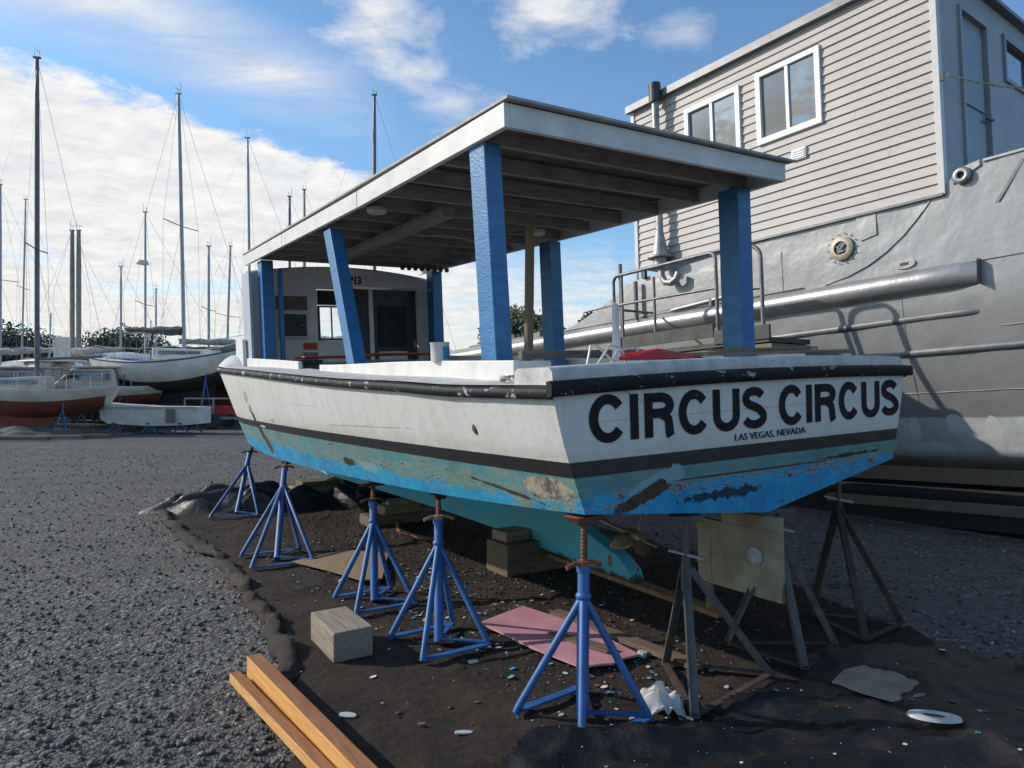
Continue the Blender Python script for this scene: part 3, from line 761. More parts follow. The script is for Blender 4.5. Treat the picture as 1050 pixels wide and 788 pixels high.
for i, y in enumerate(ST):
    for side in (-1, 1):
        for j in range(K+1):
            if side == 1 and j == K: row[i, 1, j] = row[i, -1, j]; continue
            row[i, side, j] = len(mb.v); mb.v.append(hull_pt(y, j, side))
for i in range(len(ST)-1):
    for side in (-1, 1):
        for j in range(K):
            q = (row[i, side, j], row[i+1, side, j], row[i+1, side, j+1], row[i, side, j+1])
            mb.f.append(q if side == 1 else q[::-1]); mb.m.append(0)
# transom as strips across
for j in range(K):
    a, b_, c_, d_ = row[0, -1, j], row[0, 1, j], row[0, 1, j+1], row[0, -1, j+1]
    mb.f.append((a, b_, c_, d_) if j+1 < K else (a, b_, c_)); mb.m.append(0)
hull = mb.build('hull', 'hull_paint', boat, smooth=38)

# rub rail round the sheer, then across the stern
def dsec(pts, out, prof, mb, mi=0, cap=True):
    """sweep a small profile [(outward, up)] along pts with given outward directions"""
    n = len(prof); o = len(mb.v)
    for p, d in zip(pts, out):
        for a, b in prof: mb.v.append(tuple(Vector(p)+Vector(d)*a+Vector((0,0,b))))
    for i in range(len(pts)-1):
        for k in range(n):
            k2 = (k+1) % n
            mb.f.append((o+i*n+k, o+i*n+k2, o+(i+1)*n+k2, o+(i+1)*n+k)); mb.m.append(mi)
    if cap:
        mb.f.append(tuple(o+k for k in range(n))); mb.f.append(tuple(o+(len(pts)-1)*n+k for k in range(n-1, -1, -1))); mb.m += [mi, mi]
RP = [(-.01,-.034),(.022,-.033),(.034,-.022),(.036,.004),(.028,.020),(.014,.027),(-.01,.028)]
ys = [.0]+[.1+.2*i for i in range(50)]+[10.2,10.45,10.7,10.85,10.97]
for side in (-1, 1):
    mb = MB(); pts = []; out = []
    for y in ys:
        q = Vector(hull_pt(y, 0, side)); e = Vector(hull_pt(min(y+.05, 11), 0, side))-Vector(hull_pt(max(y-.05, 0), 0, side))
        d = Vector((e.y*side, -e.x*side, 0)).normalized()
        jw = .004*mnoise.noise((y*3, side, 0))
        pts.append(q+d*jw); out.append(d)
    dsec(pts, out, RP, mb)
    mb.build('rub_rail', 'rail_black', boat, smooth=50)
def crown(x): return .07*(1-(x/1.65)**2)
mb = MB(); xs = [-1.62+3.24*i/40 for i in range(41)]
dsec([(x,-.004,.612+crown(x)*.35) for x in xs], [(0,-1,0)]*41, [(0,-.036),(.030,-.035),(.040,-.026),(.042,.022),(.032,.036),(0,.040)], mb)
mb.build('stern_rail', 'rail_black', boat, smooth=50)
# stern coaming (white crowned top)
mb = MB()
xs = [-1.575+3.15*i/40 for i in range(41)]
dsec([(x,.004,crown(x)*.45) for x in xs], [(0,1,0)]*41, [(.0,.60),(.0,.655),(.004,.695),(.03,.715),(.29,.715),(.32,.70),(.33,.60)], mb)
mb.build('stern_cap', 'deck_white', boat, smooth=50)
mb = MB(); mb.box((-1.60,.004,.58),(1.60,.02,.656)); mb.build('stern_board', 'deck_white', boat)
# decks
INB = 1.30
mb = MB()
for side in (-1, 1):
    def dk(a, b, side=side):
        y = .012+(10.9-.012)*a
        bo = interp(T_b, y)-.005; inn = min(INB, bo-.02) if y < 6.9 else 0
        x = bo+(inn-bo)*b
        return (side*x, y, interp(T_zs, y)+.035+.02*b+ (min(1, max(0, (y-6.9)/.35))*(.13*min(1, (bo-x)/.14)+.07*(1-(x/1.7)**2)) if y >= 6.9 else 0))
    mb.grid(dk, 120, 16, flip=(side > 0))
mb.build('deck', 'deck_white', boat, smooth=40)
# cockpit well
mb = MB()
mb.box((-1.25,.34,-.02),(1.25,6.9,.0))
mb.build('cockpit_floor', 'deck_grey', boat)
mb = MB()
for side in (-1, 1): mb.box((side*1.30-.012,.34,0),(side*1.30+.012,6.9,.60))
mb.box((-1.28,.338,0),(1.28,.36,.66))
mb.build('cockpit_lining', 'deck_grey', boat)
# coaming boards, port with a notch, starboard straight
T_ct = [(.6,.765),(2,.80),(4,.825),(4.65,.875),(6.7,.975),(7.2,.99)]
def board(x0, x1, ya, yb, name='coaming'):
    mb = MB(); n = max(2, int((yb-ya)/.3)); vs = []
    for i in range(n+1):
        y = ya+(yb-ya)*i/n; zt = interp(T_ct, y); zb = interp(T_zs, y)+.01
        vs += [(x0,y,zb),(x1,y,zb),(x1,y,zt),(x0,y,zt)]
    fs = [(3,2,1,0), tuple(4*n+k for k in range(4))]
    for i in range(n):
        for k in range(4): fs.append((i*4+k, i*4+(k+1) % 4, (i+1)*4+(k+1) % 4, (i+1)*4+k))
    mb.add(vs, fs); return mb.build(name, 'white_board', boat, bevel=.006)
board(-1.37,-1.325,.64,4.04); board(-1.39,-1.345,4.66,7.2); board(1.325,1.37,.64,6.6)
mb = MB(); mb.box((-1.322,.645,.62),(-1.10,.69,.76)); mb.build('coaming_end', 'white_board', boat, bevel=.006)
mb = MB(); mb.hexa([(-1.43,6.95,.84),(-1.38,6.95,.84),(-1.38,7.35,.84),(-1.43,7.35,.84),(-1.43,6.95,1.23),(-1.38,6.95,1.23),(-1.38,7.35,1.28),(-1.43,7.35,1.28)])
mb.build('coaming_wing', 'white_board', boat, bevel=.006)
# posts
def post(cx0, cx1, y0, y1, z0, z1, w=.125, d=.185):
    mb = MB()
    mb.hexa([(cx0-w/2,y0-d/2,z0),(cx0+w/2,y0-d/2,z0),(cx0+w/2,y0+d/2,z0),(cx0-w/2,y0+d/2,z0),
             (cx1-w/2,y1-d/2,z1),(cx1+w/2,y1-d/2,z1),(cx1+w/2,y1+d/2,z1),(cx1-w/2,y1+d/2,z1)])
    return mb.build('canopy_post', 'blue_post', boat, bevel=.008)
ZR = 2.118
post(-1.17,-1.215,1.12,1.12,.60,ZR); post(-1.195,-1.215,3.42,3.95,.60,ZR); post(-1.18,-1.18,6.62,6.62,.60,2.22,.15,.20)
post(1.185,1.165,1.12,1.12,.60,ZR,.16,.20); post(1.17,1.15,3.62,3.62,.60,ZR,.16,.19); post(1.24,1.24,6.6,6.6,.60,2.2,.16,.19)
mb = MB(); mb.bar((-1.02,6.55,.62),(-1.02,6.55,2.12),.05,.06,(0,1,0)); mb.build('post_batten', 'blue_post', boat)
# canopy roof
RA, RF, RX = .78, 7.18, 1.27
def rz(y): return ZR + max(0, y-2.0)*.0235
roof = MB()
def rp(y, dx, z): return (dx, y, rz(y)+z)
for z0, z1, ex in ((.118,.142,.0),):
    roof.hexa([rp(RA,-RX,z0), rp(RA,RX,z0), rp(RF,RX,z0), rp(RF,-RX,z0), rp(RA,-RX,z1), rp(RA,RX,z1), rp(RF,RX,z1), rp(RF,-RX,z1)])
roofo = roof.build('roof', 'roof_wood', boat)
mb = MB()
for sx in (-1, 1):
    x0, x1 = sorted((sx*(RX+.001), sx*(RX+.041)))
    n = 3; seg = [(RA-.04,3.05),(3.062,5.35),(5.362,RF)]
    for a, b in seg:
        mb.hexa([rp(a,x0,-.005), rp(a,x1,-.005), rp(b,x1,-.005), rp(b,x0,-.005), rp(a,x0,.135), rp(a,x1,.135), rp(b,x1,.135), rp(b,x0,.135)])
mb.build('fascia', 'white_trim', boat, bevel=.004)
mb = MB()
mb.hexa([rp(RA-.042,-RX+.0,-.005), rp(RA-.042,RX+.0,-.005), rp(RA-.002,RX,-.005), rp(RA-.002,-RX,-.005), rp(RA-.042,-RX,.135), rp(RA-.042,RX,.135), rp(RA-.002,RX,.135), rp(RA-.002,-RX,.135)])
mb.build('fascia', 'white_trim', boat, bevel=.004)
mb = MB(); e = .035
mb.hexa([rp(RA-.09,-RX-.05,.142), rp(RA-.09,RX+.10,.142), rp(RF+.05,RX+.07,.142), rp(RF+.05,-RX-.05,.142), rp(RA-.09,-RX-.05,.158), rp(RA-.09,RX+.10,.158), rp(RF+.05,RX+.07,.158), rp(RF+.05,-RX-.05,.158)])
mb.build('roof_sheet', 'roof_top', boat)
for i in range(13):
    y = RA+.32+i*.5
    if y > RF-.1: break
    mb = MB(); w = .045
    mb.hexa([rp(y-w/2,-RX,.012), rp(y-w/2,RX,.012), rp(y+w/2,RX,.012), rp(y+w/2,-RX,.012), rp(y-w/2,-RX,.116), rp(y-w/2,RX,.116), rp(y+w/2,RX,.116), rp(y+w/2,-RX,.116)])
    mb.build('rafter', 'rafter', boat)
mb = MB(); mb.bar((-.62,2.7,rz(2.7)-.035),(-.50,5.6,rz(5.6)-.035),.13,.085); mb.build('roof_beam', 'beam_grey', boat, bevel=.005)
mb = MB(); mb.lathe([(.0,-.045),(.07,-.045),(.085,-.03),(.085,.0),(.0,.0)], (-1.13,3.06,rz(3.06)+.01), n=18); mb.build('ceiling_lamp', 'plastic_white', boat, smooth=40)
mb = MB(); mb.lathe([(.0,-.045),(.07,-.045),(.085,-.03),(.085,.0),(.0,.0)], (.75,3.3,rz(3.3)+.01), n=18); mb.build('ceiling_lamp', 'plastic_white', boat, smooth=40)
mb = MB()
for i in range(8):
    x = .62+i*.1; mb.lathe([(.0,-.07),(.03,-.06),(.035,-.02),(.0,.0)], (x,6.35,rz(6.35)+.01), n=8)
mb.build('hook_row', 'black_metal', boat, smooth=40)
mb = MB(); mb.tube([(-.45+.2*i,3.9+.02*i,rz(3.9)-.01-.02*math.sin(i*1.9)) for i in range(9)], .006, 5); mb.build('roof_wire', 'plastic_white', boat)

# wheelhouse
WY = 6.95; WT = 2.12
wh = MB()
def bp(x0, x1, z0, z1, y0=WY, y1=WY+.04): wh.box((x0,y0,z0),(x1,y1,z1))
bp(-1.33,-.42,.70,WT); bp(-.42,.10,1.93,WT); bp(-.42,-.02,.70,1.21)
bp(.10,1.14,1.99,WT); bp(1.14,1.33,.70,WT)
bulk = wh.build('bulkhead', 'cabin_grey', boat)
mb = MB(); mb.box((-.018,WY+.05,.70),(.138,WY+.09,1.985)); mb.build('dark_divider', 'dark_door', boat)  # divider coloured dark, standing in for shade in the cabin opening
def capz(x): return WT+.14*(1-(x/1.33)**2)*.9
mb = MB()
def crf(a, b):
    y = WY-.03+1.75*b; w = 1.36-.42*max(0, (b-.1)/.9); x = w*(a*2-1); return (x, y, capz(x*1.33/w))
mb.grid(crf, 16, 6); o = mb.build('cabin_roof', 'cabin_grey', boat, smooth=50); md = o.modifiers.new('thick', 'SOLIDIFY'); md.thickness = .04; md.offset = -1
mb = MB(); mb.grid(lambda a, b: (1.33*(a*2-1), WY+.04*0+.02, WT-.02+(capz(1.33*(a*2-1))-WT-.01)*b), 16, 1); mb.build('bulkhead_crown', 'cabin_grey', boat)
for sx in (-1, 1):
    mb = MB(); mb.hexa([(sx*1.335,6.72,.84),(sx*1.37,6.72,.84),(sx*1.37,7.12,.84),(sx*1.335,7.12,.84),(sx*1.335,6.72,2.10),(sx*1.37,6.72,2.10),(sx*1.37,7.12,2.10),(sx*1.335,7.12,2.10)]); mb.build('cabin_side', 'cabin_side', boat, bevel=.004)
    mb = MB(); mb.hexa([(sx*1.30,7.125,.84),(sx*1.34,7.125,.84),(sx*.94,8.68,.84),(sx*.90,8.68,.84),(sx*1.30,7.125,WT),(sx*1.34,7.125,WT),(sx*.94,8.68,WT),(sx*.90,8.68,WT)]); mb.build('cabin_front_side', 'cabin_side', boat)
mb = MB(); mb.box((-.90,8.60,.9),(-.70,8.64,WT)); mb.box((.70,8.60,.9),(.90,8.64,WT)); mb.box((-.70,8.60,.9),(.70,8.64,1.22)); mb.box((-.70,8.60,1.88),(.70,8.64,WT)); mb.box((-.05,8.60,1.22),(.05,8.64,1.88)); mb.build('cabin_front', 'cabin_grey', boat)
mb = MB(); mb.box((-.9,WY+.05,.0),(.9,8.58,.03)); mb.build('cabin_floor', 'dark_in', boat)
mb = MB(); mb.box((.10,8.2,.03),(.8,8.55,1.1)); mb.box((-.8,8.3,.03),(.08,8.56,1.2)); mb.build('console', 'dark_in', boat)
mb = MB(); mb.box((.14,WY+.06,.03),(1.12,WY+.10,1.96)); dr = mb.build('cabin_door', 'dark_door', boat)
mb = MB(); mb.box((.50,WY+.045,1.12),(.95,WY+.058,1.72)); mb.build('door_window', 'dark_in', dr)
mb = MB(); mb.box((.50,WY+.045,.92),(.95,WY+.058,1.05)); mb.box((.36,WY+.03,.1),(.42,WY+.058,1.95)); mb.build('door_panel', 'cabin_grey', dr)
mb = MB(); mb.box((1.05,WY+.02,1.10),(1.09,WY+.058,1.22)); mb.build('handle', 'galv', dr)
mb = MB()
for a in ((-.405,-.385,1.22,1.70),(-.04,-.022,1.22,1.70)): mb.box((a[0],WY-.012,a[2]),(a[1],WY+.045,a[3]))
mb.box((-.385,WY-.012,1.22),(-.04,WY+.045,1.24)); mb.box((-.385,WY-.012,1.68),(-.04,WY+.045,1.70)); mb.box((-.22,WY-.01,1.24),(-.21,WY+.03,1.68))
wf = mb.build('window_frame', 'dark_door', boat)
mb = MB(); mb.box((-.385,WY+.015,1.24),(-.04,WY+.02,1.68)); mb.build('pane', 'clear_glass', wf)
mb = MB(); mb.box((-.40,WY+.012,1.72),(-.035,WY+.03,1.92)); mb.build('dark_panel', 'dark_in', boat)
mb = MB(); mb.box((-.96,WY-.05,1.24),(-.56,WY-.002,1.60)); lk = mb.build('locker', 'cabin_grey', boat, bevel=.02)
mb = MB(); mb.box((-.93,WY-.062,1.27),(-.59,WY-.052,1.57)); mb.build('locker_door', 'dark_door', lk, bevel=.01)
mb = MB(); mb.tube([(-.68,WY-.075,1.42),(-.62,WY-.075,1.425)], .012, 8); mb.build('latch', 'galv', lk)
mb = MB(); mb.box((-.98,WY-.02,1.63),(-.56,WY-.002,1.82)); mb.build('brown_panel', 'brown_panel', boat)
mb = MB(); mb.box((-.63,WY-.02,1.09),(-.44,WY-.002,1.18)); mb.build('red_panel', 'orange', boat)
mb = MB(); mb.box((-.63,WY-.025,.72),(-.44,WY-.002,1.05)); mb.build('grille', 'deck_grey', boat)
# small clutter inside the cockpit
mb = MB(); mb.box((-.98,6.25,.88),(-.60,6.6,.93)); mb.build('shelf', 'black_metal', boat)

# text ------------------------------------------------------------
def text_mesh(name, body, size, mat, parent, loc, xaxis, yaxis, xscale=1.0, shear=0.0, bold=0.0, thick=.002):
    cu = bpy.data.curves.new(name, 'FONT'); cu.body = body; cu.size = size; cu.offset = bold; cu.extrude = thick; cu.shear = shear; cu.resolution_u = 4
    tmp = bpy.data.objects.new(name, cu); COL.objects.link(tmp)
    dg = bpy.context.evaluated_depsgraph_get(); dg.update()
    me = bpy.data.meshes.new_from_object(tmp.evaluated_get(dg), depsgraph=dg)
    bpy.data.objects.remove(tmp); bpy.data.curves.remove(cu)
    me.materials.clear(); me.materials.append(MAT[mat])
    xa, ya = Vector(xaxis), Vector(yaxis); za = xa.cross(ya)
    xs = [v.co.x for v in me.vertices]; ox = min(xs)
    for v in me.vertices: v.co = Vector(loc)+xa*((v.co.x-ox)*xscale)+ya*v.co.y+za*v.co.z
    o = bpy.data.objects.new(name, me); COL.objects.link(o); o.parent = parent
    return o, (max(xs)-ox)
# big letters drawn as thick strokes
def ell(cx, cy, rx, ry, a0, a1, n):
    return [(cx+rx*math.cos(math.radians(a0+(a1-a0)*i/n)), cy+ry*math.sin(math.radians(a0+(a1-a0)*i/n))) for i in range(n+1)]
def stroke(mb, pts, w, fn, lift):
    """flat ribbon of half-width w (x and y separately) along pts, w in letter units"""
    n = len(pts); L = []; R = []
    for i, p in enumerate(pts):
        a = Vector(pts[max(i-1, 0)]); b = Vector(pts[min(i+1, n-1)]); t = (b-a).normalized()
        nx, ny = -t.y, t.x
        L.append((p[0]+nx*w[0], p[1]+ny*w[1])); R.append((p[0]-nx*w[0], p[1]-ny*w[1]))
    poly = L+R[::-1]
    vs = [fn(q, lift) for q in L]+[fn(q, lift) for q in R]+[fn(q, 0) for q in L]+[fn(q, 0) for q in R]
    fs = []
    for i in range(n-1):
        fs += [(i, i+1, n+i+1, n+i), (2*n+i, 2*n+i+1, i+1, i), (n+i, n+i+1, 3*n+i+1, 3*n+i)]
    fs += [(0, n, 3*n, 2*n), (n-1, 2*n-1, 4*n-1, 3*n-1)]
    mb.add(vs, fs)
def letter(ch, x0, x1):
    W = x1-x0
    def zr(x):
        t = (x+1.366)/2.86; return .340-.033*t, .571-.020*t
    def fn(q, lift):
        x = x0+q[0]*W; b, t = zr(x); return (x, -.0035-lift, b+q[1]*(t-b))
    wx = .0285/W; wy = .0250/.235
    mb = MB(); A = .0025; B = .0032
    if ch == 'I': stroke(mb, [(.5,0),(.5,1)], (.5,.5), fn, A)
    if ch == 'C':
        stroke(mb, ell(.515,.5,.515-wx,.525-wy,37,323,34), (wx,wy), fn, A)
    if ch == 'U':
        pts = [(wx,1.0),(wx,.62)]+[(wx,.42)]+ell(.5,.36,.5-wx,.385-wy,180,360,20)+[(1-wx,.42),(1-wx,.62),(1-wx,1.0)]
        stroke(mb, pts, (wx,wy), fn, A)
    if ch == 'R':
        stroke(mb, [(wx,0),(wx,1)], (wx,wy), fn, A)
        bowl = [(.12,1-wy),(.5,1-wy)]+ell(.56,.715,.44-wx,.285-wy,90,-90,16)+[(.5,.43+wy),(.12,.43+wy)]
        stroke(mb, bowl, (wx,wy), fn, B)
        leg = [(.56,.43+wy-.02),(.72,.46),(.80,.38),(.825,.25),(.835,.10),(.88,.0)]
        stroke(mb, leg, (wx,wy), fn, A+.0013)
    if ch == 'S':
        up = ell(.5,.735,.46-wx,.285-wy,20,215,18); lo = ell(.5,.275,.50-wx,.297-wy,62,-162,20)
        mid = [(.25,.625),(.40,.555),(.58,.50),(.72,.45)]
        pts = up[:-1]+[(.20,.64),(.34,.575),(.55,.515),(.70,.46)]+lo[1:]
        stroke(mb, pts, (wx,wy), fn, A)
    return mb
word = [('C',-1.366,-1.13),('I',-1.094,-1.038),('R',-.993,-.779),('C',-.741,-.507),('U',-.467,-.242),('S',-.222,.004),
        ('C',.125,.364),('I',.402,.458),('R',.493,.716),('C',.756,.984),('U',1.024,1.245),('S',1.263,1.494)]
for ch, a, b in word: letter(ch, a, b).build('name_letter', 'letter_black', boat)
o, wdt = text_mesh('hail_port_lettering', 'LAS VEGAS, NEVADA', .056, 'letter_navy', boat, (0,0,0), (1,0,0), (0,0,1), 1, 0, .0)
sc_ = .67/wdt
for v in o.data.vertices: v.co = Vector((-.287+v.co.x*sc_, v.co.y-.0045, .2625-.007*(v.co.x*sc_)+v.co.z))
text_mesh('registration_lettering', 'P13', .15, 'letter_black', boat, (.06,WY-.003,2.02), (1,0,0), (0,0,1), .85, 0, .004)

# keel, stern gear
mb = MB()
top = [(y, interp(T_zk, y)+.05) for y in (2.35,3,4,5,6,7,8,9)]
botm = [(9.2,-.52),(8.6,-.74),(8,-.80),(5.3,-.785),(3.85,-.785),(2.8,-.80),(1.9,-.868),(1.13,-.885)]
poly = [(1.16,-.80),(1.28,-.715),(1.66,-.585),(2.0,-.44)]+top+botm
mb.prism(poly, (-.065,0,0), (0,1,0), (0,0,1), (.13,0,0))
kl = mb.build('keel', 'keel_paint', boat, bevel=.012)
mb = MB(); mb.box((-.067-.004,1.35,-.80),(-.066,1.385,-.72)); mb.build('keel_strap', 'shoe', kl)
mb = MB(); mb.hexa([(-.05,.36,-.925),(.05,.36,-.925),(.06,2.2,-.905),(-.06,2.2,-.905),(-.05,.36,-.89),(.05,.36,-.89),(.06,2.2,-.872),(-.06,2.2,-.872)]); mb.build('keel_shoe', 'shoe', boat)
# propeller
shaft0, hub, shaft1 = Vector((0,2.1,-.40)), Vector((0,1.16,-.545)), Vector((0,.93,-.585))
ax = (shaft1-shaft0).normalized()
mb = MB(); mb.tube([shaft0, hub], .018, 10); mb.tube([hub, shaft1], [.016,.010], 10); mb.build('propeller_shaft', 'bronze', boat, smooth=40)
mb = MB(); mb.tube([hub-ax*.09, hub-ax*.05, hub+ax*.03, hub+ax*.075], [.030,.046,.042,.028], 14); pr = mb.build('propeller_hub', 'bronze', boat, smooth=40)
e1 = ax.cross(Vector((1,0,0))).normalized(); e2 = ax.cross(e1).normalized()
for k in range(3):
    q = math.radians(100+120*k); rd = e1*math.cos(q)+e2*math.sin(q); tg = ax.cross(rd)
    mb = MB()
    def bl_(a, b, rd=rd, tg=tg):
        r = .035+.205*a; w = .062*math.sin(PI*min(1, .22+a*.72))**.7; s = (b-.5)*2*w
        tw = 1.0-.55*a
        return hub+rd*r+tg*(s*math.cos(tw))+ax*(s*math.sin(tw))
    mb.grid(bl_, 8, 6)
    o = mb.build('blade', 'bronze', pr, smooth=60); md = o.modifiers.new('thick', 'SOLIDIFY'); md.thickness = .008
# rudder
mb = MB(); mb.box((-.018,-.095,-.72),(.018,.54,-.30)); mb.box((-.018,-.095,-.3005),(.018,.34,-.215)); mb.box((-.024,.425,-.70),(.024,.437,-.32)); rd_ = mb.build('rudder', 'rudder', boat, bevel=.004)
mb = MB(); mb.tube([(0,.46,-.90),(0,.46,-.722)], .028, 12); mb.build('rudder_stock', 'bronze', rd_, smooth=40)
mb = MB(); mb.box((-.022,.44,-.60),(.022,.545,-.565)); mb.box((-.022,.44,-.37),(.022,.545,-.335)); mb.build('rudder_strap', 'bronze', rd_)
mb = MB(); mb.lathe([(.0,.018),(.055,.018),(.058,.024),(.045,.034),(.02,.03),(.0,.028)], (-.002,.085,-.47), (0,1,0), (0,0,1), (-1,0,0), 18); mb.build('anode', 'zinc', rd_, smooth=50)

# ---- loose things aboard
def btag(o, label, cat, group=None):
    """a loose thing lying on the boat: its own object placed in the world"""
    o.matrix_world = BM; return tag(o, label, cat, group)
pail = empty('paint_can', BW(.40,5.2,1.0), 0, 'white paint can with a blue label standing on the coaming', 'can')
pail.rotation_euler = BM.to_euler()
P0 = BW(-1.345,2.0,.80)
# stands where the starboard/port coaming shows it between the posts
pail.location = BW(-1.345,1.57,.787)
mb = MB(); mb.lathe([(.0,0),(.064,0),(.064,.115),(.067,.12),(.067,.128),(.0,.128)], n=24); mb.build('can_body', 'plastic_white', pail, smooth=40)
mb = MB(); mb.grid(lambda a, b: (.0655*math.cos(-1.75+1.7*a), .0655*math.sin(-1.75+1.7*a), .012+.085*b), 10, 2); mb.build('can_label', 'can_blue', pail, smooth=40)
mb = MB(); mb.box((.01,6.0,.97),(.9,6.5,1.0)); mb.box((-.9,6.05,.95),(.0,6.5,.975))
btag(mb.build('orange_panel', 'orange', bevel=.01), 'long orange-red board lying in the cockpit by the cabin door', 'board')
mb = MB(); mb.tube([(-.01,2.5,.0),(.10,2.5,2.11)], .042, 12)
btag(mb.build('wooden_pole', 'tan_stick', smooth=40), 'tan wooden pole propping the canopy behind the rear post', 'pole')
mb = MB(); mb.hexa([(-.735,.50,.70),(-.68,.50,.70),(-.68,.53,.70),(-.735,.53,.70),(-.722,.50,1.10),(-.69,.50,1.08),(-.69,.53,1.08),(-.722,.53,1.10)])
btag(mb.build('wooden_cleat', 'white_board', bevel=.006), 'upright whitish wooden stake on the stern deck', 'post')
mb = MB()
for k in range(9):
    q = k*1.1; c = Vector((-1.40+.10*math.cos(q*2.3), .42+.06*math.sin(q*1.7), .655+.012*(k % 3)))
    mb.tube([c+Vector((.075*math.cos(a+q), .05*math.sin(a+q), .012*math.sin(3*a+q))) for a in [i*.5 for i in range(11)]], .010, 6)
btag(mb.build('rope_coil', 'rope', smooth=60), 'small heap of pale rope on the corner of the stern', 'rope')
mb = MB()
def wire(pts): mb.tube(pts, .007, 6)
wire([(-1.12,.30,.72),(-1.08,.31,.83),(-1.04,.31,.835),(-.93,.28,.73)]); wire([(-1.10,.24,.72),(-1.02,.22,.83),(-.93,.22,.81),(-.90,.23,.735)])
wire([(-.92,.33,.73),(-.86,.34,.80),(-.72,.34,.82),(-.66,.33,.74)])
btag(mb.build('wire_basket', 'plastic_white', smooth=60), 'white bent wire rack on the stern deck beside the rope', 'rack')
mb = MB(); mb.box((-1.27,.70,.77),(-.3,.74,.82)); btag(mb.build('stern_plank', 'roof_wood', bevel=.004), 'dark grey plank lying across the cockpit behind the stern', 'plank')
mb = MB()
mb.hexa([(x-.42,y,z) for x, y, z in ((-.58,.20,.745),(-.30,.10,.745),(.10,.16,.745),(.0,.38,.745),(-.50,.24,.785),(-.30,.16,.81),(.06,.20,.765),(-.02,.34,.78))])
btag(mb.build('red_cover', 'red_plastic', bevel=.012), 'faded red plastic cover lying on the stern deck', 'cover')
for k, (x0, y0, x1, y1, z, w, lab) in enumerate(((-.38,.18,.88,.27,.765,.12,'pale weathered plank reaching past the rear right post'),(-.45,.36,1.05,.44,.772,.09,'greyed plank beside the rear right post, under the stacked strips'))):
    mb = MB(); mb.bar((x0,y0,z),(x1,y1,z+.012),w,.018); btag(mb.build('loose_plank', 'plank_old'), lab, 'plank', 'planks on the stern deck')
mb = MB(); mb.bar((-.25,.20,.792),(.92,.26,.80),.03,.016); mb.bar((-.15,.25,.79),(.82,.29,.80),.02,.014); btag(mb.build('wood_strips', 'tan_stick'), 'thin tan strips of wood lying on the planks at the stern', 'strips')

# ================================================================== jack stands
def stand(name, base, yaw, ztube, top, spread, label, mats=('jack_blue','rust','rust_red'), pad=(.10,.06), lean=(0,0), tube_r=.03, leg_r=.019, group='blue stands propping the boat'):
    base = Vector(base); base.z += .022
    t = empty(name, base, yaw, label, 'boat stand', group)
    inv = t.matrix_basis.inverted() if False else (Matrix.Translation(Vector(base)) @ Matrix.Rotation(yaw, 4, 'Z')).inverted()
    tp = inv @ Vector(top); c = Vector((0,0,0))
    ax = (tp-Vector((0,0,ztube*.35))).normalized()
    ct = Vector((tp.x*.72, tp.y*.72, ztube))
    mb = MB(); mb.tube([(0,0,.012), ct], tube_r, 14); mb.build('centre_tube', mats[0], t, smooth=40)
    feet = [(-spread,-spread), (spread,-spread), (spread,spread), (-spread,spread)]
    for fx, fy in feet:
        mb = MB(); j = ct*.80; j.z = ztube*.80
        mb.tube([(fx,fy,.015), (fx*.97,fy*.97,.04), j], leg_r, 10); mb.build('leg', mats[0], t, smooth=40)
    mb = MB()
    for a, b in ((0,1),(2,3)):
        mb.bar((*feet[a],.022), (*feet[b],.022), .045, .012)
    mb.bar((*feet[1],.034), (0,0,.034), .035, .010); mb.bar((0,0,.035), (*feet[2],.035), .035, .010)
    mb.build('base_bar', mats[0], t)
    mb = MB(); nt_ = max(8, int((tp-ct).length/.009)); mb.tube([ct.lerp(tp, i/nt_) for i in range(nt_+1)], [.0185 if i % 2 else .0150 for i in range(nt_+1)], 10); mb.build('threaded_rod', mats[1], t)
    mb = MB(); mb.lathe([(tube_r+.001,-.03),(tube_r+.007,-.026),(tube_r+.007,.0),(tube_r+.001,.004)], ct, n=14); mb.build('collar', mats[0], t, smooth=40); mb = MB(); mb.lathe([(tube_r+.001,-.02),(tube_r+.009,-.008),(tube_r+.009,.006),(tube_r+.001,.016)], ct*.80, n=14); mb.build('collar', mats[0], t, smooth=40)
    mb = MB(); h = ct+Vector((0,0,.012))
    mb.tube([h+Vector((-.10,.02,-.012)), h+Vector((-.05,.01,.006)), h, h+Vector((.05,-.01,.006)), h+Vector((.10,-.02,-.015))], .012, 8)
    mb.lathe([(.0,-.012),(.034,-.012),(.034,.016),(.0,.016)], h, n=12); mb.build('handle', mats[2], t, smooth=40)
    mb = MB(); mb.hexa([tp+Vector(p) for p in ((-pad[0]*.7,-pad[1]*.7,-.035),(pad[0]*.7,-pad[1]*.7,-.035),(pad[0]*.7,pad[1]*.7,-.035),(-pad[0]*.7,pad[1]*.7,-.035),(-pad[0],-pad[1],-.004),(pad[0],-pad[1],-.004),(pad[0],pad[1],-.004),(-pad[0],pad[1],-.004))])
    mb.build('top_pad', mats[2] if pad[0] > .09 else 'rust_dark', t, bevel=.006)
    return t
def hullz(x, y):
    c = interp(T_c, y); zc = interp(T_zc, y); zk = interp(T_zk, y); t = 1-abs(x)/c
    return zc+(zk-zc)*t-.03*math.sin(PI*max(0, t))*min(1, y/3)
def hull_under(px, py, y):
    """point under the hull near chine"""
    return None
def pad_at(x, y, dz=-.006): return BW(x, y, hullz(x, y)+dz)
stand('jack_stand', gnd(597,742), math.radians(39), .70, pad_at(-1.33,.10), .225, 'bright blue jack stand with a red pad under the near stern corner, closest to camera')
stand('jack_stand', gnd(450,664), math.radians(34), .715, pad_at(-1.37,1.62), .225, 'bright blue jack stand second nearest the stern, just left of the pink board', ('jack_blue','rust','tan_block'), (.05,.05))
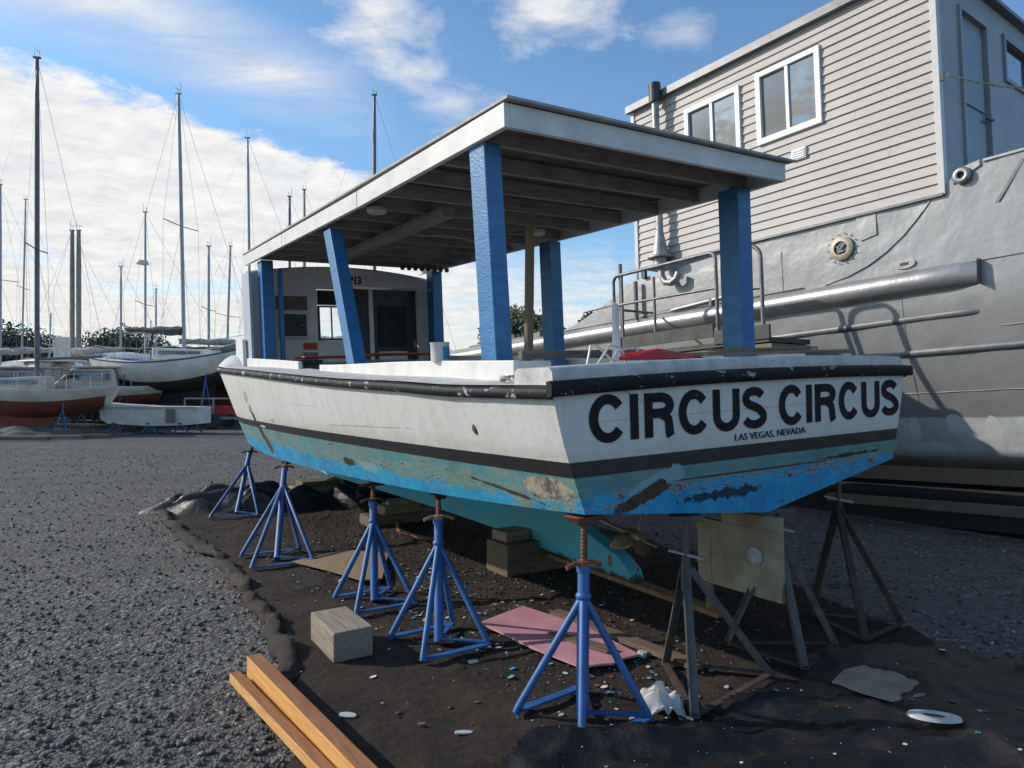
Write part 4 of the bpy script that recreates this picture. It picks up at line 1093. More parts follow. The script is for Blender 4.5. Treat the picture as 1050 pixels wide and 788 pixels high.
stand('jack_stand', gnd(384,621), math.radians(33), .69, pad_at(-1.40,2.72), .225, 'bright blue jack stand third from the stern, behind the loose wooden block', ('jack_blue','rust','rust_dark'), (.12,.05))
stand('jack_stand', gnd(284,577), math.radians(30), .74, pad_at(-1.36,5.35), .27, 'dull blue jack stand under the cracked planking near the bow', ('jack_blue_dull','rust','rust_red'), (.06,.05))
stand('jack_stand', gnd(243,529), math.radians(16), .72, pad_at(-1.2,7.55,.0), .28, 'dull blue jack stand farthest forward under the bow', ('jack_blue_dull','rust_dark','rust_dark'), (.05,.05))
def angle_stand(base, yaw, ztube, top, feet, label, mat='angle_iron'):
    base = Vector(base); base.z += .02
    t = empty('angle_iron_stand', base, yaw, label, 'boat stand', 'angle-iron stands under the stern')
    inv = (Matrix.Translation(Vector(base)) @ Matrix.Rotation(yaw, 4, 'Z')).inverted(); tp = inv @ Vector(top)
    ct = Vector((tp.x, tp.y, ztube))
    lf = [inv @ Vector((f[0], f[1], .035)) for f in feet]
    for f in lf:
        mb = MB(); d = Vector((f.x-ct.x, f.y-ct.y, 0)).normalized()
        mb.bar(f, ct+d*.02, .045, .007, d); mb.bar(f+Vector((d.y,-d.x,0))*.02, ct+d*.02+Vector((d.y,-d.x,0))*.02, .006, .04, d); mb.build('leg', mat, t)
    mb = MB()
    for i in range(len(lf)):
        a, b = lf[i], lf[(i+1) % len(lf)]
        mb.bar(a+Vector((0,0,.012+.002*i)), b+Vector((0,0,.012+.002*i)), .035, .006)
    mb.build('base_bar', 'rust_old', t)
    mb = MB(); mb.tube([ct-Vector((0,0,.12)), ct+Vector((0,0,.06))], .028, 10); mb.build('sleeve', mat, t, smooth=40)
    mb = MB(); mb.tube([ct, tp-Vector((0,0,.01))], .017, 10); mb.build('threaded_rod', 'angle_iron', t, smooth=40)
    mb = MB(); h = ct+Vector((0,0,.07)); mb.bar(h+Vector((-.09,.03,.02)), h+Vector((.09,-.03,-.015)), .03, .012); mb.build('handle', 'galv', t)
    mb = MB(); mb.box(tp+Vector((-.09,-.05,-.035)), tp+Vector((.09,.05,-.006))); mb.build('top_pad', mat, t, bevel=.004)
    return t
angle_stand((.99,3.8,0), 0, .60, pad_at(-.66,.04), [(.872,3.32),(.87,3.98),(1.42,3.82)], 'grey angle-iron stand in front of the rudder, beside the crumpled white rag')
angle_stand((1.6,4.12,0), 0, .66, pad_at(.14,.03), [(1.64,3.90),(1.32,4.28),(1.98,4.27)], 'grey angle-iron stand right behind the rudder at the middle of the stern')
angle_stand((2.3,4.75,0), 0, .72, pad_at(1.15,.25), [(2.2,4.33),(2.08,4.85),(2.62,4.66)], 'rusty angle-iron stand under the far right corner of the stern', 'rust_old')

# ================================================================== timbers and litter round the boat
def timber(name, c, size, yaw, mat, label, cat, group=None, tilt=0.0, parent=None):
    mb = MB(); sx, sy, sz = (s/2 for s in size)
    mb.box((-sx,-sy,0),(sx,sy,2*sz))
    for i, v in enumerate(mb.v):
        mb.v[i] = (v[0]+.008*mnoise.noise((v[0]*9+c[0], v[1]*9, v[2]*9)), v[1]+.008*mnoise.noise((v[0]*7, v[1]*9+c[1], 3)), v[2])
    o = mb.build(name, mat, bevel=.008); o.location = c; o.rotation_euler = (0, tilt, yaw)
    return tag(o, label, cat, group)
BY = math.atan2(bv.y, bv.x)
GB = 'wooden blocks holding up the keel'
k1 = BW(.02,2.45,0); k1.z = .015
timber('keel_block', k1, (.78,.34,.27), BY, 'dark_block', 'thick dark timber block under the keel behind the pink board', 'block', GB)
k1b = BW(-.19,2.50,0); timber('keel_block', (k1b.x,k1b.y,.286), (.26,.22,.085), BY+.05, 'tan_block', 'small brown block set on the thick dark timber under the keel', 'block', GB)
k2 = BW(-.08,5.1,0)
timber('keel_block', (k2.x,k2.y,.015), (.9,.30,.12), BY, 'dark_block', 'long low timber at the bottom of the middle keel pile', 'block', GB)
timber('keel_block', (k2.x-.02,k2.y,.136), (.5,.26,.10), BY+.1, 'tan_block', 'pale brown block in the middle of the middle keel pile', 'block', GB)
timber('keel_block', (k2.x+.03,k2.y+.02,.237), (.42,.26,.045), BY-.1, 'tan_block', 'thin pale board on top of the middle keel pile', 'block', GB)
k3 = BW(-.1,7.6,0)
timber('keel_block', (k3.x,k3.y,.01), (1.1,.36,.18), BY, 'grey_block', 'grey timber at the bottom of the keel pile nearest the bow', 'block', GB)
timber('keel_block', (k3.x+.03,k3.y,.191), (.95,.34,.075), BY, 'dark_block', 'dark timber on top of the keel pile nearest the bow', 'block', GB)
# loose block
b0 = gnd(342,684); b1 = gnd(318,660); b2 = gnd(384,676)
c = (Vector((b1.x,b1.y,0))+Vector((b2.x,b2.y,0)))/2
yawb = math.atan2(b1.y-b0.y, b1.x-b0.x)
timber('wooden_block', (-1.05,4.28,.02), (.46,.24,.175), math.atan2(.84,-.54), 'grey_block', 'weathered grey wooden block lying alone on the cloth at left', 'block')
# fresh lumber, lower left
def lumber(p0, p1, w, h, label, z0=0.0):
    p0 = Vector(p0); p1 = Vector(p1); d = p1-p0; L = d.length
    mb = MB(); mb.box((-w/2,0,0),(w/2,L,h))
    o = mb.build('lumber_plank', 'new_lumber', bevel=.004); o.location = (p0.x,p0.y,z0+.022); o.rotation_euler = (0,0,math.atan2(d.y,d.x)-PI/2)
    o.data.materials.append(MAT['new_lumber_shade'])
    for p in o.data.polygons:
        if p.normal.z > .9: p.material_index = 1  # shade of the grazing sun put into the top faces' colour
    return tag(o, label, 'plank', 'fresh lumber at lower left')
lumber((-1.50,3.77), (-.37,2.335), .055, .055, 'fresh orange plank at lower left, the one nearer the open gravel')
lumber((-1.43,3.86), (-.29,2.335), .075, .115, 'taller fresh orange beam at lower left, the one nearer the boat')
# pink board
def flat(name, pix, t, mat, label, cat, z0=.03, curl=0.0, group=None):
    pts = [gnd(*p) for p in pix]; cx = sum(p.x for p in pts)/len(pts); cy = sum(p.y for p in pts)/len(pts)
    mb = MB(); mb.prism([(p.x-cx, p.y-cy) for p in pts], (0,0,0), (1,0,0), (0,1,0), (0,0,t))
    o = mb.build(name, mat); o.location = (cx,cy,z0); o.rotation_euler = (random.uniform(-.01,.01)+curl, random.uniform(-.015,.015), 0)
    return tag(o, label, cat, group)
flat('pink_board', [(492,648),(536,630),(598,650),(656,680),(640,684),(628,690),(614,691),(596,694),(545,674)], .012, 'pink_board', 'pink foam board lying on the cloth behind the nearest jack stand', 'board', .045)
flat('shadow_strip', [(561,661),(568,658),(632,677),(622,681)], .012, 'dark_block', 'dark strip standing in for a shadow on the pink board', 'strip', .062)  # dark slab in place of the band of shadow across the board
flat('plywood_scrap', [(300,582),(355,570),(398,574),(392,601),(372,603),(338,592)], .012, 'plywood', 'tan plywood scrap between two blue stands', 'board', .05)
flat('cardboard_sheet', [(853,712),(866,699),(888,694),(908,701),(936,701),(955,713),(948,727),(915,733),(884,724)], .006, 'cardboard', 'torn brown cardboard sheet on black plastic at right', 'sheet', .062, .0)
# crumpled rag
def rag(c, r, h, label, seed, name='white_rag', mat='paper'):
    mb = MB()
    def fn(a, b):
        x = a*2-1; y = b*2-1
        z = h*(.35+.9*abs(mnoise.noise((x*1.1+seed, y*1.1, seed))))*(1-.38*(x*x+y*y)) + h*.20*mnoise.noise((x*3.4, y*3.4, seed))
        q = .25*mnoise.noise((x*1.5+seed, y*1.5, 7))
        return (c[0]+(x+q)*r[0], c[1]+(y-q)*r[1], c[2]+max(.0, z))
    mb.grid(fn, 22, 22); o = mb.build(name, mat, smooth=35); md = o.modifiers.new('t', 'SOLIDIFY'); md.thickness = .004
    return tag(o, label, 'rag')
rag((.745,3.43,.02), (.10,.10), .16, 'crumpled white paper towel at the foot of the nearest grey stand', 2)
rag((1.93,5.95,.01), (.16,.12), .14, 'crumpled pale grey bag on the gravel behind the rudder', 5, 'grey_bag', 'shrink')
# plastic lid
lid = empty('plastic_lid', gnd(958,736,.105), -.25, 'white plastic lid with an oval hole on black plastic at right', 'lid')
mb = MB()
n = 28
def oval(rx, ry, z): return [(rx*math.cos(2*PI*k/n), ry*math.sin(2*PI*k/n), z) for k in range(n)]
r1, r2, r3, r4 = oval(.115,.055,0), oval(.11,.05,.012), oval(.055,.028,.014), oval(.052,.026,0)
vs = r1+r2+r3+r4; fs = []
for a in range(3):
    for k in range(n): fs.append((a*n+k, a*n+(k+1) % n, (a+1)*n+(k+1) % n, (a+1)*n+k))
mb.add(vs, fs); mb.build('lid_rim', 'plastic_white', lid, smooth=40)
mb = MB(); mb.lathe([(.0,.003),(.05,.003),(.05,.006),(.0,.006)], n=18); o = mb.build('lid_centre', 'black_metal', lid); o.scale = (1,.5,1)
# few bigger flakes one can tell apart
for i, (px, py, sx, sy, lab) in enumerate(((356,738,.045,.022,'large white paint flake on the bare cloth left of the jack stands'),(475,755,.045,.014,'thin white paint flake on the cloth at the bottom of the picture'),(432,749,.02,.008,'short tan splinter on the cloth at the bottom of the picture'),(485,681,.035,.02,'white paint flake beside the foot of the second blue stand'),(658,677,.028,.028,'rounded white pebble just beyond the pink board'))):
    g_ = gnd(px, py); mb = MB()
    mb.prism([(sx*math.cos(k*PI/4)*(1+.2*math.sin(3*k)), sy*math.sin(k*PI/4)) for k in range(8)], (0,0,0), (1,0,0), (0,1,0), (0,0,.006 if i < 4 else .03))
    o = mb.build('paint_chip' if i < 4 else 'white_pebble', 'plastic_white' if i != 2 else 'tan_stick'); o.location = (g_.x,g_.y,on_cloth(g_.x,g_.y)+.006); o.rotation_euler = (.1,.08,.2*i)
    tag(o, lab, 'flake' if i < 4 else 'pebble')
# hose under the boat
mb = MB(); mb.tube([(-1.35,8.2,.05),(-1.25,7.7,.05),(-1.0,7.35,.05),(-.8,7.25,.04)], .025, 8); tag(mb.build('old_hose', 'rust', smooth=60), 'reddish brown hose curling beside the middle keel pile', 'hose')
mb = MB(); mb.bar((.3,4.9,.04),(1.05,3.9,.05),.09,.03); tag(mb.build('plank_scrap', 'dark_block'), 'dark plank lying on the cloth left of the grey stand', 'plank')

# ================================================================== the grey ship with sided deckhouse
d3 = Vector((-.7343,1,-.0559)).normalized(); n3 = Vector((d3.y,-d3.x,0)).normalized(); s3 = n3.cross(d3)
S0 = Vector((4.98,7.5,0))
SM = Matrix(((n3.x,d3.x,s3.x,S0.x),(n3.y,d3.y,s3.y,S0.y),(n3.z,d3.z,s3.z,S0.z),(0,0,0,1)))
def SW(x, y, z): return SM @ Vector((x, y, z))
ship = empty('grey_ship', label='large silver grey steel ship on land with a vinyl sided deckhouse', cat='ship', mat=SM)
def gunw(y):
    return interp([(-7,4.03),(-.05,4.03),(.12,3.86),(.5,3.85),(4.9,3.62),(5.0,3.60),(5.5,3.35),(6.8,2.98),(8,2.98),(12,3.0)], y)
mb = MB()
def shp(a, b):
    y = -7+20*a; zt = gunw(y)
    if b < .82:
        t = b/.82; z = zt+(.86-zt)*t; x = .58*max(0, (2.95-z)/2.09)**2
    else:
        t = (b-.82)/.18; x = .58+1.42*t; z = .86-.42*t**.8
    x += .013*mnoise.noise((y*1.1, z*1.4, 3)) + .009*mnoise.noise((y*2.7, z*2.9, 7))
    return (x, y, z)
mb.grid(shp, 160, 56, flip=True)
sh = mb.build('hull', 'ship_paint', ship, smooth=35)
mb = MB()
def dk2(a, b):
    y = -7+20*a; return (.03+3.9*b, y, gunw(y)-.06 if y > .1 else 3.55)
mb.grid(dk2, 60, 2); mb.build('deck', 'silver_dark', ship)
mb = MB(); mb.box((.02,-7,3.5),(.06,-.06,4.02)); mb.build('bulwark_inner', 'silver_dark', ship)
mb = MB(); mb.box((2.0,-7,.3),(4.2,13,3.4)); mb.build('hull_core', 'silver_dark', ship)
def shipx(y, z):
    x = .58*max(0, (2.95-z)/2.09)**2
    return x + .013*mnoise.noise((y*1.1, z*1.4, 3)) + .009*mnoise.noise((y*2.7, z*2.9, 7))
def weld(pts, r=.006):
    m = MB(); P = []
    for (y0, z0), (y1, z1) in zip(pts[:-1], pts[1:]):
        k = max(2, int(math.hypot(y1-y0, z1-z0)/.12))
        P += [(y0+(y1-y0)*i/k, z0+(z1-z0)*i/k) for i in range(k)]
    P.append(pts[-1])
    m.tube([(shipx(y, z)-.001, y+.004*mnoise.noise((y*9, z*9, 1)), z+.004*mnoise.noise((y*9, z*9, 2))) for y, z in P], [r*(1+.3*math.sin(i*2.1)) for i in range(len(P))], 6)
    m.build('weld_seam', 'ship_paint', ship, smooth=60)
for y in (-3.6,-1.55,.62,2.7,4.9): weld([(y,.9),(y+.02,2.72)])
for y in (-2.2,2.15): weld([(y,3.0),(y,3.55)])
weld([(-6,1.62),(-1,1.60),(5,1.56)]); weld([(-6,2.30),(-.3,2.27)])
# rub rails
mb = MB()
def halfpipe(y0, y1, z0, z1, r, taper=True):
    m = MB(); n = 12; vs = []; fs = []
    ys_ = [y0+(y1-y0)*i/40 for i in range(41)]
    for i, y in enumerate(ys_):
        z = z0+(z1-z0)*i/40; jig = .012*mnoise.noise((y*2, z0, 0))
        for k in range(n+1):
            q = -PI/2+PI*k/n; sq = .25 if (taper and i == 0) else 1
            vs.append((-(r*math.cos(q))*sq+.02+jig+.58*max(0, (2.95-z)/2.09)**2, y, z+r*math.sin(q)))
    for i in range(40):
        for k in range(n): fs.append((i*(n+1)+k, i*(n+1)+k+1, (i+1)*(n+1)+k+1, (i+1)*(n+1)+k))
    m.add(vs, fs); return m
halfpipe(-.18,11.5,2.86,2.80,.145).build('rub_rail', 'silver_pipe', ship, smooth=50)
halfpipe(-.20,6.0,2.455,2.36,.05).build('rub_rail', 'silver_dark', ship, smooth=50)
halfpipe(-6.5,1.6,2.09,2.05,.05, False).build('rub_rail', 'silver_dark', ship, smooth=50)
mb = MB(); mb.add([(.02,-.19,2.715),(-.115,-.185,2.73),(-.10,-.185,2.99),(.02,-.19,3.005),(.02,-.2,2.86)], [(0,1,2,3)]); mb.build('rail_end', 'silver_dark', ship)
# shell details
def disc(y, z, r, t, name, mat, x=0.0, n=20):
    m = MB(); m.lathe([(0,0),(r,0),(r,t*.6),(r*.85,t),(0,t)], (x,y,z), (0,1,0), (0,0,1), (-1,0,0), n); return m.build(name, mat, ship, smooth=40)
m = MB(); m.lathe([(.085,0),(.15,0),(.15,.022),(.12,.04),(.085,.04)], (-.012,1.31,3.42), (0,1,0), (0,0,1), (-1,0,0), 24, cap=False)
pt = m.build('porthole', 'brass', ship, smooth=40)
m = MB(); m.lathe([(0,0),(.085,0),(.085,.012),(0,.012)], (-.012,1.31,3.42), (0,1,0), (0,0,1), (-1,0,0), 24); m.build('pane', 'glass_dark', pt)
m = MB(); m.tube([(-.045,1.26,3.46),(-.05,1.31,3.40),(-.045,1.36,3.45)], .012, 6); m.tube([(-.045,1.27,3.38),(-.045,1.35,3.37)], .012, 6); m.build('bar', 'brass', pt)
m = MB()
for k in range(14):
    q = 2*PI*k/14; m.lathe([(0,0),(.010,0),(.007,.012),(0,.014)], (-.012,1.31+.185*math.cos(q),3.42+.185*math.sin(q)), (0,1,0), (0,0,1), (-1,0,0), 6)
m.build('bolt_ring', 'silver_pipe', ship)
m = MB(); m.prism([(.12*math.cos(2*PI*k/20), .055*math.sin(2*PI*k/20)) for k in range(20)], (-.012,.58,3.085), (0,1,0), (0,0,1), (-.012,0,0)); ov = m.build('oval_plate', 'silver_pipe', ship)
m = MB()
for k in (-1, 0, 1): m.box((-.03,.58+k*.032-.012,3.07),(-.026,.58+k*.032+.012,3.10))
m.build('slot', 'black_metal', ov)
def plate(pts, name='hull_plate', t=.010, x=-.006, mat='ship_paint'):
    m = MB(); m.prism(pts, (x,0,0), (0,1,0), (0,0,1), (-t,0,0)); return m.build(name, mat, ship, bevel=.003)
plate([(.88,3.84),(1.12,3.84),(1.12,3.50),(1.07,3.46),(.88,3.50)])
plate([(-6.5,2.98),(.05,2.98),(.05,3.45),(-.2,3.55),(-6.5,3.55)], t=.008)
crv = [(.20,3.84),(.30,3.72),(.42,3.58),(.58,3.42),(.78,3.27),(1.0,3.15),(1.25,3.06),(1.55,3.0)]
m = MB(); m.tube([(-.006,y,z) for y, z in crv], .009, 6); m.build('weld_seam', 'ship_paint', ship, smooth=60)
m = MB()
m.tube([(-.012,1.85,3.02),(-.012,7,2.99)], .008, 5); m.build('weld_seam', 'silver_dark', ship)
plate([(3.1,3.02),(4.78,3.06),(4.78,3.55),(3.1,3.50)], t=.006)
# fairlead on the bulwark corner
m = MB(); m.lathe([(.035,0),(.085,0),(.095,.02),(.08,.045),(.05,.05),(.035,.04)], (-.02,-.06,3.93), (0,1,0), (0,0,1), (-1,0,0), 20, cap=False); fl_ = m.build('fairlead', 'silver_pipe', ship, smooth=50)
m = MB(); m.lathe([(0,.006),(.034,.006),(.034,.01),(0,.01)], (-.02,-.06,3.93), (0,1,0), (0,0,1), (-1,0,0), 16); m.build('hole', 'black_metal', fl_)
m = MB(); m.hexa([(-.02,-.24,3.99),(.10,-.24,3.99),(.10,.04,3.86),(-.02,.04,3.86),(-.02,-.24,4.06),(.10,-.24,4.06),(.10,.0,4.02),(-.02,.0,4.02)]); m.build('bulwark_cap', 'silver_pipe', ship, bevel=.01)
m = MB(); m.box((-.025,-6.8,4.02),(.09,-.26,4.055)); m.build('bulwark_cap', 'silver_pipe', ship, bevel=.008)
m = MB(); m.bar((-.005,-.62,3.95),(-.005,-.2,3.30),.03,.012,(1,0,0)); m.build('stay_bar', 'silver_dark', ship)
# small fittings on the plating by the rail
m = MB(); m.tube([(-.03,4.05,3.02),(-.03,2.75,3.10)], .022, 8); m.tube([(-.03,3.3,2.96),(-.03,3.3,3.09)], .03, 8); m.tube([(-.03,3.0,2.98),(-.03,3.0,3.10)], .03, 8); m.build('hull_handle', 'silver_pipe', ship, smooth=40)
# deckhouse -------------------------------------------------------
HY0, HY1, HZ0, HZ1 = .13, 4.75, 3.80, 6.44
m = MB(); lap = .1165; i = 0; z = HZ0
WIN = [(1.50,2.40,5.10,6.06),(2.70,3.64,5.10,6.02)]
def siding_row(z0, z1, y0, y1):
    cut = [y0]; y = y0 - random.uniform(.3, 3.2)
    while y < y1:
        y += 3.66
        if y0+.3 < y < y1-.3: cut.append(y)
    cut.append(y1)
    for ya, yb in zip(cut[:-1], cut[1:]):
        ya += .0012; yb -= .0012; d = random.uniform(-.0015, .0015); e0, e1 = random.uniform(-.003, .003), random.uniform(-.003, .003)
        m.hexa([(-.022+d,ya,z0+e0*.4),(.03,ya,z0),(.03,yb,z0),(-.022+d,yb,z0+e1*.4),(-.0005,ya,z1),(.03,ya,z1),(.03,yb,z1),(-.0005,yb,z1)])
while z < HZ1-.02:
    z1 = min(z+lap, HZ1); cuts = [(HY0+.05, HY1-.05)]
    for (a, b, c_, d_) in WIN:
        if z1 > c_+.02 and z < d_-.02:
            new = []
            for s0, s1 in cuts:
                if s0 < a and s1 > b: new += [(s0, a), (b, s1)]
                else: new.append((s0, s1))
            cuts = new
    for s0, s1 in cuts: siding_row(z, z1, s0, s1)
    z = z1
m.build('siding', 'siding', ship)
for ya, yb in ((HY0-.02,HY0+.05),(HY1-.05,HY1+.02)):
    m = MB(); m.box((-.035,ya,HZ0-.02),(.05,yb,HZ1)); m.build('corner_trim', 'siding_trim', ship, bevel=.004)
m = MB(); m.box((-.10,HY0-.1,HZ1),(4.2,HY1+.06,HZ1+.05)); m.box((-.105,HY0-.11,HZ1-.05),(-.03,HY1+.07,HZ1+.06)); m.build('roof', 'silver_dark', ship)
m = MB(); m.box((-.045,HY0,HZ0-.035),(.03,HY1,HZ0-.005)); m.build('siding_foot', 'silver_dark', ship)
m = MB(); m.box((.05,HY0+.06,HZ0),(.07,1.5,HZ1)); m.box((.05,3.64,HZ0),(.07,HY1-.06,HZ1)); m.box((.05,2.40,HZ0),(.07,2.70,HZ1)); m.box((.05,1.5,HZ0),(.07,2.4,5.1)); m.box((.05,2.7,HZ0),(.07,3.64,5.1))
m.box((.07,HY1-.06,HZ0),(4.1,HY1,HZ1)); m.build('house_core', 'siding_trim', ship)
for (a, b, c_, d_) in WIN:
    m = MB(); t = .055
    m.box((-.05,a-.02,c_-.03),(.03,a+t,d_+.02)); m.box((-.05,b-t,c_-.03),(.03,b+.02,d_+.02)); m.box((-.049,a+t,c_-.03),(.03,b-t,c_+t)); m.box((-.049,a+t,d_-t),(.03,b-t,d_+.02))
    m.box((-.042,(a+b)/2-.025,c_+t),(.03,(a+b)/2+.025,d_-t))
    w_ = m.build('window', 'vinyl_white', ship, bevel=.004)
    m = MB(); m.box((-.012,a+t,c_+t),(-.004,(a+b)/2-.025,d_-t)); m.build('pane', 'glass', w_)
    m = MB(); m.box((.0,(a+b)/2+.025,c_+t),(.008,b-t,d_-t)); m.build('pane', 'glass_brown', w_)
m = MB(); m.box((-.045,1.72,4.70),(.0,1.92,4.84))
for k in range(4): m.box((-.055,1.735,4.715+k*.03),(-.046,1.905,4.735+k*.03))
m.build('vent_cover', 'vinyl_white', ship)
# aft wall with door and window
AY = HY0-.005
m = MB()
m.box((.05,AY,3.55),(.62,AY+.06,HZ1)); m.box((.62,AY,6.08),(1.36,AY+.06,HZ1)); m.box((1.36,AY,3.55),(1.98,AY+.06,HZ1)); m.box((1.98,AY,3.55),(2.85,AY+.06,5.62)); m.box((1.98,AY,6.12),(2.85,AY+.06,HZ1)); m.box((2.85,AY,3.55),(4.1,AY+.06,HZ1))
m.build('aft_wall', 'navy_wall', ship)
m = MB(); m.box((.62,AY+.03,3.55),(1.36,AY+.05,6.08)); dd = m.build('door', 'navy_door', ship)
m = MB(); m.box((.68,AY+.012,5.0),(1.29,AY+.028,5.95)); m.box((.68,AY+.012,3.7),(1.29,AY+.028,4.86)); m.build('door_panel', 'navy_door', dd, bevel=.01)
m = MB(); m.box((.58,AY-.03,6.08),(1.40,AY-.001,6.13)); m.box((.58,AY-.03,3.56),(.625,AY-.001,6.08)); m.box((1.355,AY-.03,3.56),(1.40,AY-.001,6.08)); m.build('door_frame', 'navy_wall', ship)
m = MB(); m.tube([(1.22,AY-.03,4.90),(1.36,AY-.05,4.91)], .015, 8); m.build('handle', 'black_metal', dd)
m = MB(); m.box((1.93,AY-.03,5.57),(2.90,AY-.001,5.62)); m.box((1.93,AY-.03,6.12),(2.90,AY-.001,6.19)); m.box((1.93,AY-.03,5.62),(1.98,AY-.001,6.12)); m.box((2.85,AY-.03,5.62),(2.90,AY-.001,6.12)); w_ = m.build('window', 'navy_door', ship)
m = MB(); m.box((1.98,AY+.03,5.62),(2.85,AY+.04,6.12)); m.build('pane', 'glass_dark', w_)
# exhaust pipe with black cap
m = MB(); m.tube([(-.16,4.12,3.86),(-.16,4.12,6.34)], .058, 14); ex = m.build('exhaust_pipe', 'galv', ship, smooth=40)
m = MB(); m.tube([(-.16,4.12,6.30),(-.16,4.12,6.60)], .095, 16); m.build('cap', 'black_metal', ex, smooth=40)
m = MB(); m.lathe([(0,0),(.20,0),(.20,.03),(.13,.05),(.08,.30),(.06,.42),(0,.42)], (-.16,4.12,3.84), n=18); m.build('flange', 'galv', ex, smooth=40)
m = MB(); m.tube([(-.16,4.12,3.84),(-.16,4.12,3.68)], .11, 14); m.tube([(-.15,4.12,3.70),(-.16,4.11,3.56),(-.16,4.04,3.45),(-.16,3.92,3.42),(-.15,3.83,3.47),(-.13,3.80,3.56)], .052, 12); m.build('elbow', 'galv', ex, smooth=40)
m = MB(); m.bar((-.16,4.12,4.6),(.0,4.12,4.6),.03,.03); m.bar((-.16,4.12,5.7),(.0,4.12,5.7),.03,.03); m.build('bracket', 'galv', ex)
m = MB(); m.tube([(.2,4.95,3.4),(.2,4.95,5.0)], .018, 8); m.build('thin_mast', 'galv', ship)
m = MB(); m.box((-.06,4.55,3.62),(.0,4.63,3.74)); m.build('junction_box', 'black_metal', ship)
m = MB(); m.tube([(-.10,4.72,2.95),(-.10,4.72,3.58)], .035, 10); m.build('stanchion', 'silver_dark', ship)
# chain along the aft deck
ch = empty('chain', SW(.0,.06,5.25), 0, 'sagging pale chain hooked to the corner of the deckhouse', 'chain')
ch.matrix_world = SM @ Matrix.Translation((0,0,0))
m = MB()
P_ = []
for i in range(61):
    t = i/60; P_.append(Vector((-.04+2.9*t, .02-1.2*t, 5.08 + .75*t**1.7 - .33*math.sin(PI*t)*.6)))
for i in range(60):
    a, b = P_[i], P_[i+1]; dd_ = (b-a).normalized(); sd = dd_.cross(Vector((0,0,1) if i % 2 else (.6,.8,.1))).normalized(); c = (a+b)/2
    hl = (b-a).length*.62
    m.tube([c+dd_*(hl*math.cos(q))+sd*(.014*math.sin(q)) for q in [2*PI*k/8 for k in range(9)]], .0055, 5, cap=False)
m.build('chain_links', 'chain', ch, smooth=60)
m = MB(); m.box((-.06,.06,5.03),(-.036,.10,5.12)); m.build('chain_hook', 'black_metal', ch)
# deck bits far forward, seen between the canopy posts
m = MB(); m.tube([(.25,7.45,2.9),(.25,7.45,3.5)], .035, 8); m.build('bollard_post', 'black_metal', ship)
m = MB(); m.tube([(.25,6.5,2.9),(.25,6.5,3.2)], .03, 8); m.tube([(.25,6.5,3.18),(.25,5.9,3.18)], .012, 6); m.build('bollard_post', 'black_metal', ship)
m = MB(); m.box((.1,7.5,2.95),(.5,7.75,3.08)); m.tube([(.15,7.6,3.08),(.35,7.6,3.16)], .05, 8); m.build('winch', 'silver_dark', ship)
m = MB(); m.tube([(.25,7.1,2.9),(.25,7.1,3.45)], .01, 6); m.build('thin_mast', 'galv', ship)
# cradle timbers, and a black box for sheeting and shade under the ship
def sthing(m, name, mat, label, cat, group=None, **k):
    o = m.build(name, mat, None, **k); o.matrix_world = SM; return tag(o, label, cat, group)
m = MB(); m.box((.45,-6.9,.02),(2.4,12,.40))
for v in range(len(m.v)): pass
sthing(m, 'sheeting_and_shade', 'underside_black', 'black block standing in for sheeting and shade under the grey ship', 'tarp')
m = MB(); m.bar((.05,-6.5,.66),(.05,2.3,.66),.05,.16); sthing(m, 'cradle_beam', 'dark_block', 'long dark timber running along the foot of the grey ship', 'beam')
m = MB(); m.bar((-.05,-.5,.33),(-.05,1.6,.33),.10,.10); sthing(m, 'cradle_plank', 'dark_block', 'short brown timber low under the grey ship', 'beam')
for k, y in enumerate((-4.2,-1.6,2.8,5.2,7.6)):
    m = MB(); m.box((.25,y,.0),(1.1,y+.35,.45)); sthing(m, 'cradle_block', 'dark_block', 'dark square timber block carrying the keel side of the grey ship', 'block', 'blocks under the grey ship', bevel=.01)

# gangway platform with railings beside the ship
pf = empty('railed_platform', label='dark steel gangway platform with tubular railings beside the grey ship', cat='platform', mat=SM)
m = MB(); m.box((-1.02,1.72,2.26),(-.12,4.32,2.32)); m.box((-1.04,1.70,2.30),(-1.0,2.50,2.47)); m.box((-1.03,2.52,2.40),(-.99,4.16,2.57)); m.build('platform_deck', 'platform', pf)
m = MB(); m.box((-1.05,4.17,2.42),(-.99,4.22,2.57)); m.build('end_plate', 'white_board', pf)
m = MB(); m.box((-1.06,1.66,2.18),(-.2,4.36,2.235)); m.build('platform_plank', 'plank_old', pf)
def hoop(p, q, z0, z1, r=.026, rad=.13):
    p = Vector(p); q = Vector(q); d = (q-p).normalized(); pts = [(p.x,p.y,z0), (p.x,p.y,z1-rad)]
    for k in range(1, 6):
        a = PI/2*k/6; pts.append(tuple(p+d*(rad-rad*math.cos(a))+Vector((0,0,z1-rad+rad*math.sin(a)))))
    pts.append(tuple(p+d*rad+Vector((0,0,z1)))); pts.append(tuple(q-d*rad+Vector((0,0,z1))))
    for k in range(1, 6):
        a = PI/2*k/6; pts.append(tuple(q-d*(rad-rad*math.sin(a))+Vector((0,0,z1-rad+rad*math.cos(a)))))
    pts += [(q.x,q.y,z1-rad), (q.x,q.y,z0)]
    return MB().tube(pts, r, 10)
m = hoop((-1.0,4.32,0),(-1.0,2.46,0),2.30,3.50,.025,.10); m.tube([(-1.0,4.25,3.06),(-1.0,2.46,3.03)], .02, 8); m.tube([(-1.0,3.52,2.4),(-1.0,3.52,3.36)], .02, 8); m.tube([(-1.0,4.15,2.4),(-1.0,4.15,3.5)], .022, 8); m.build('railing', 'steel_rail', pf, smooth=50)
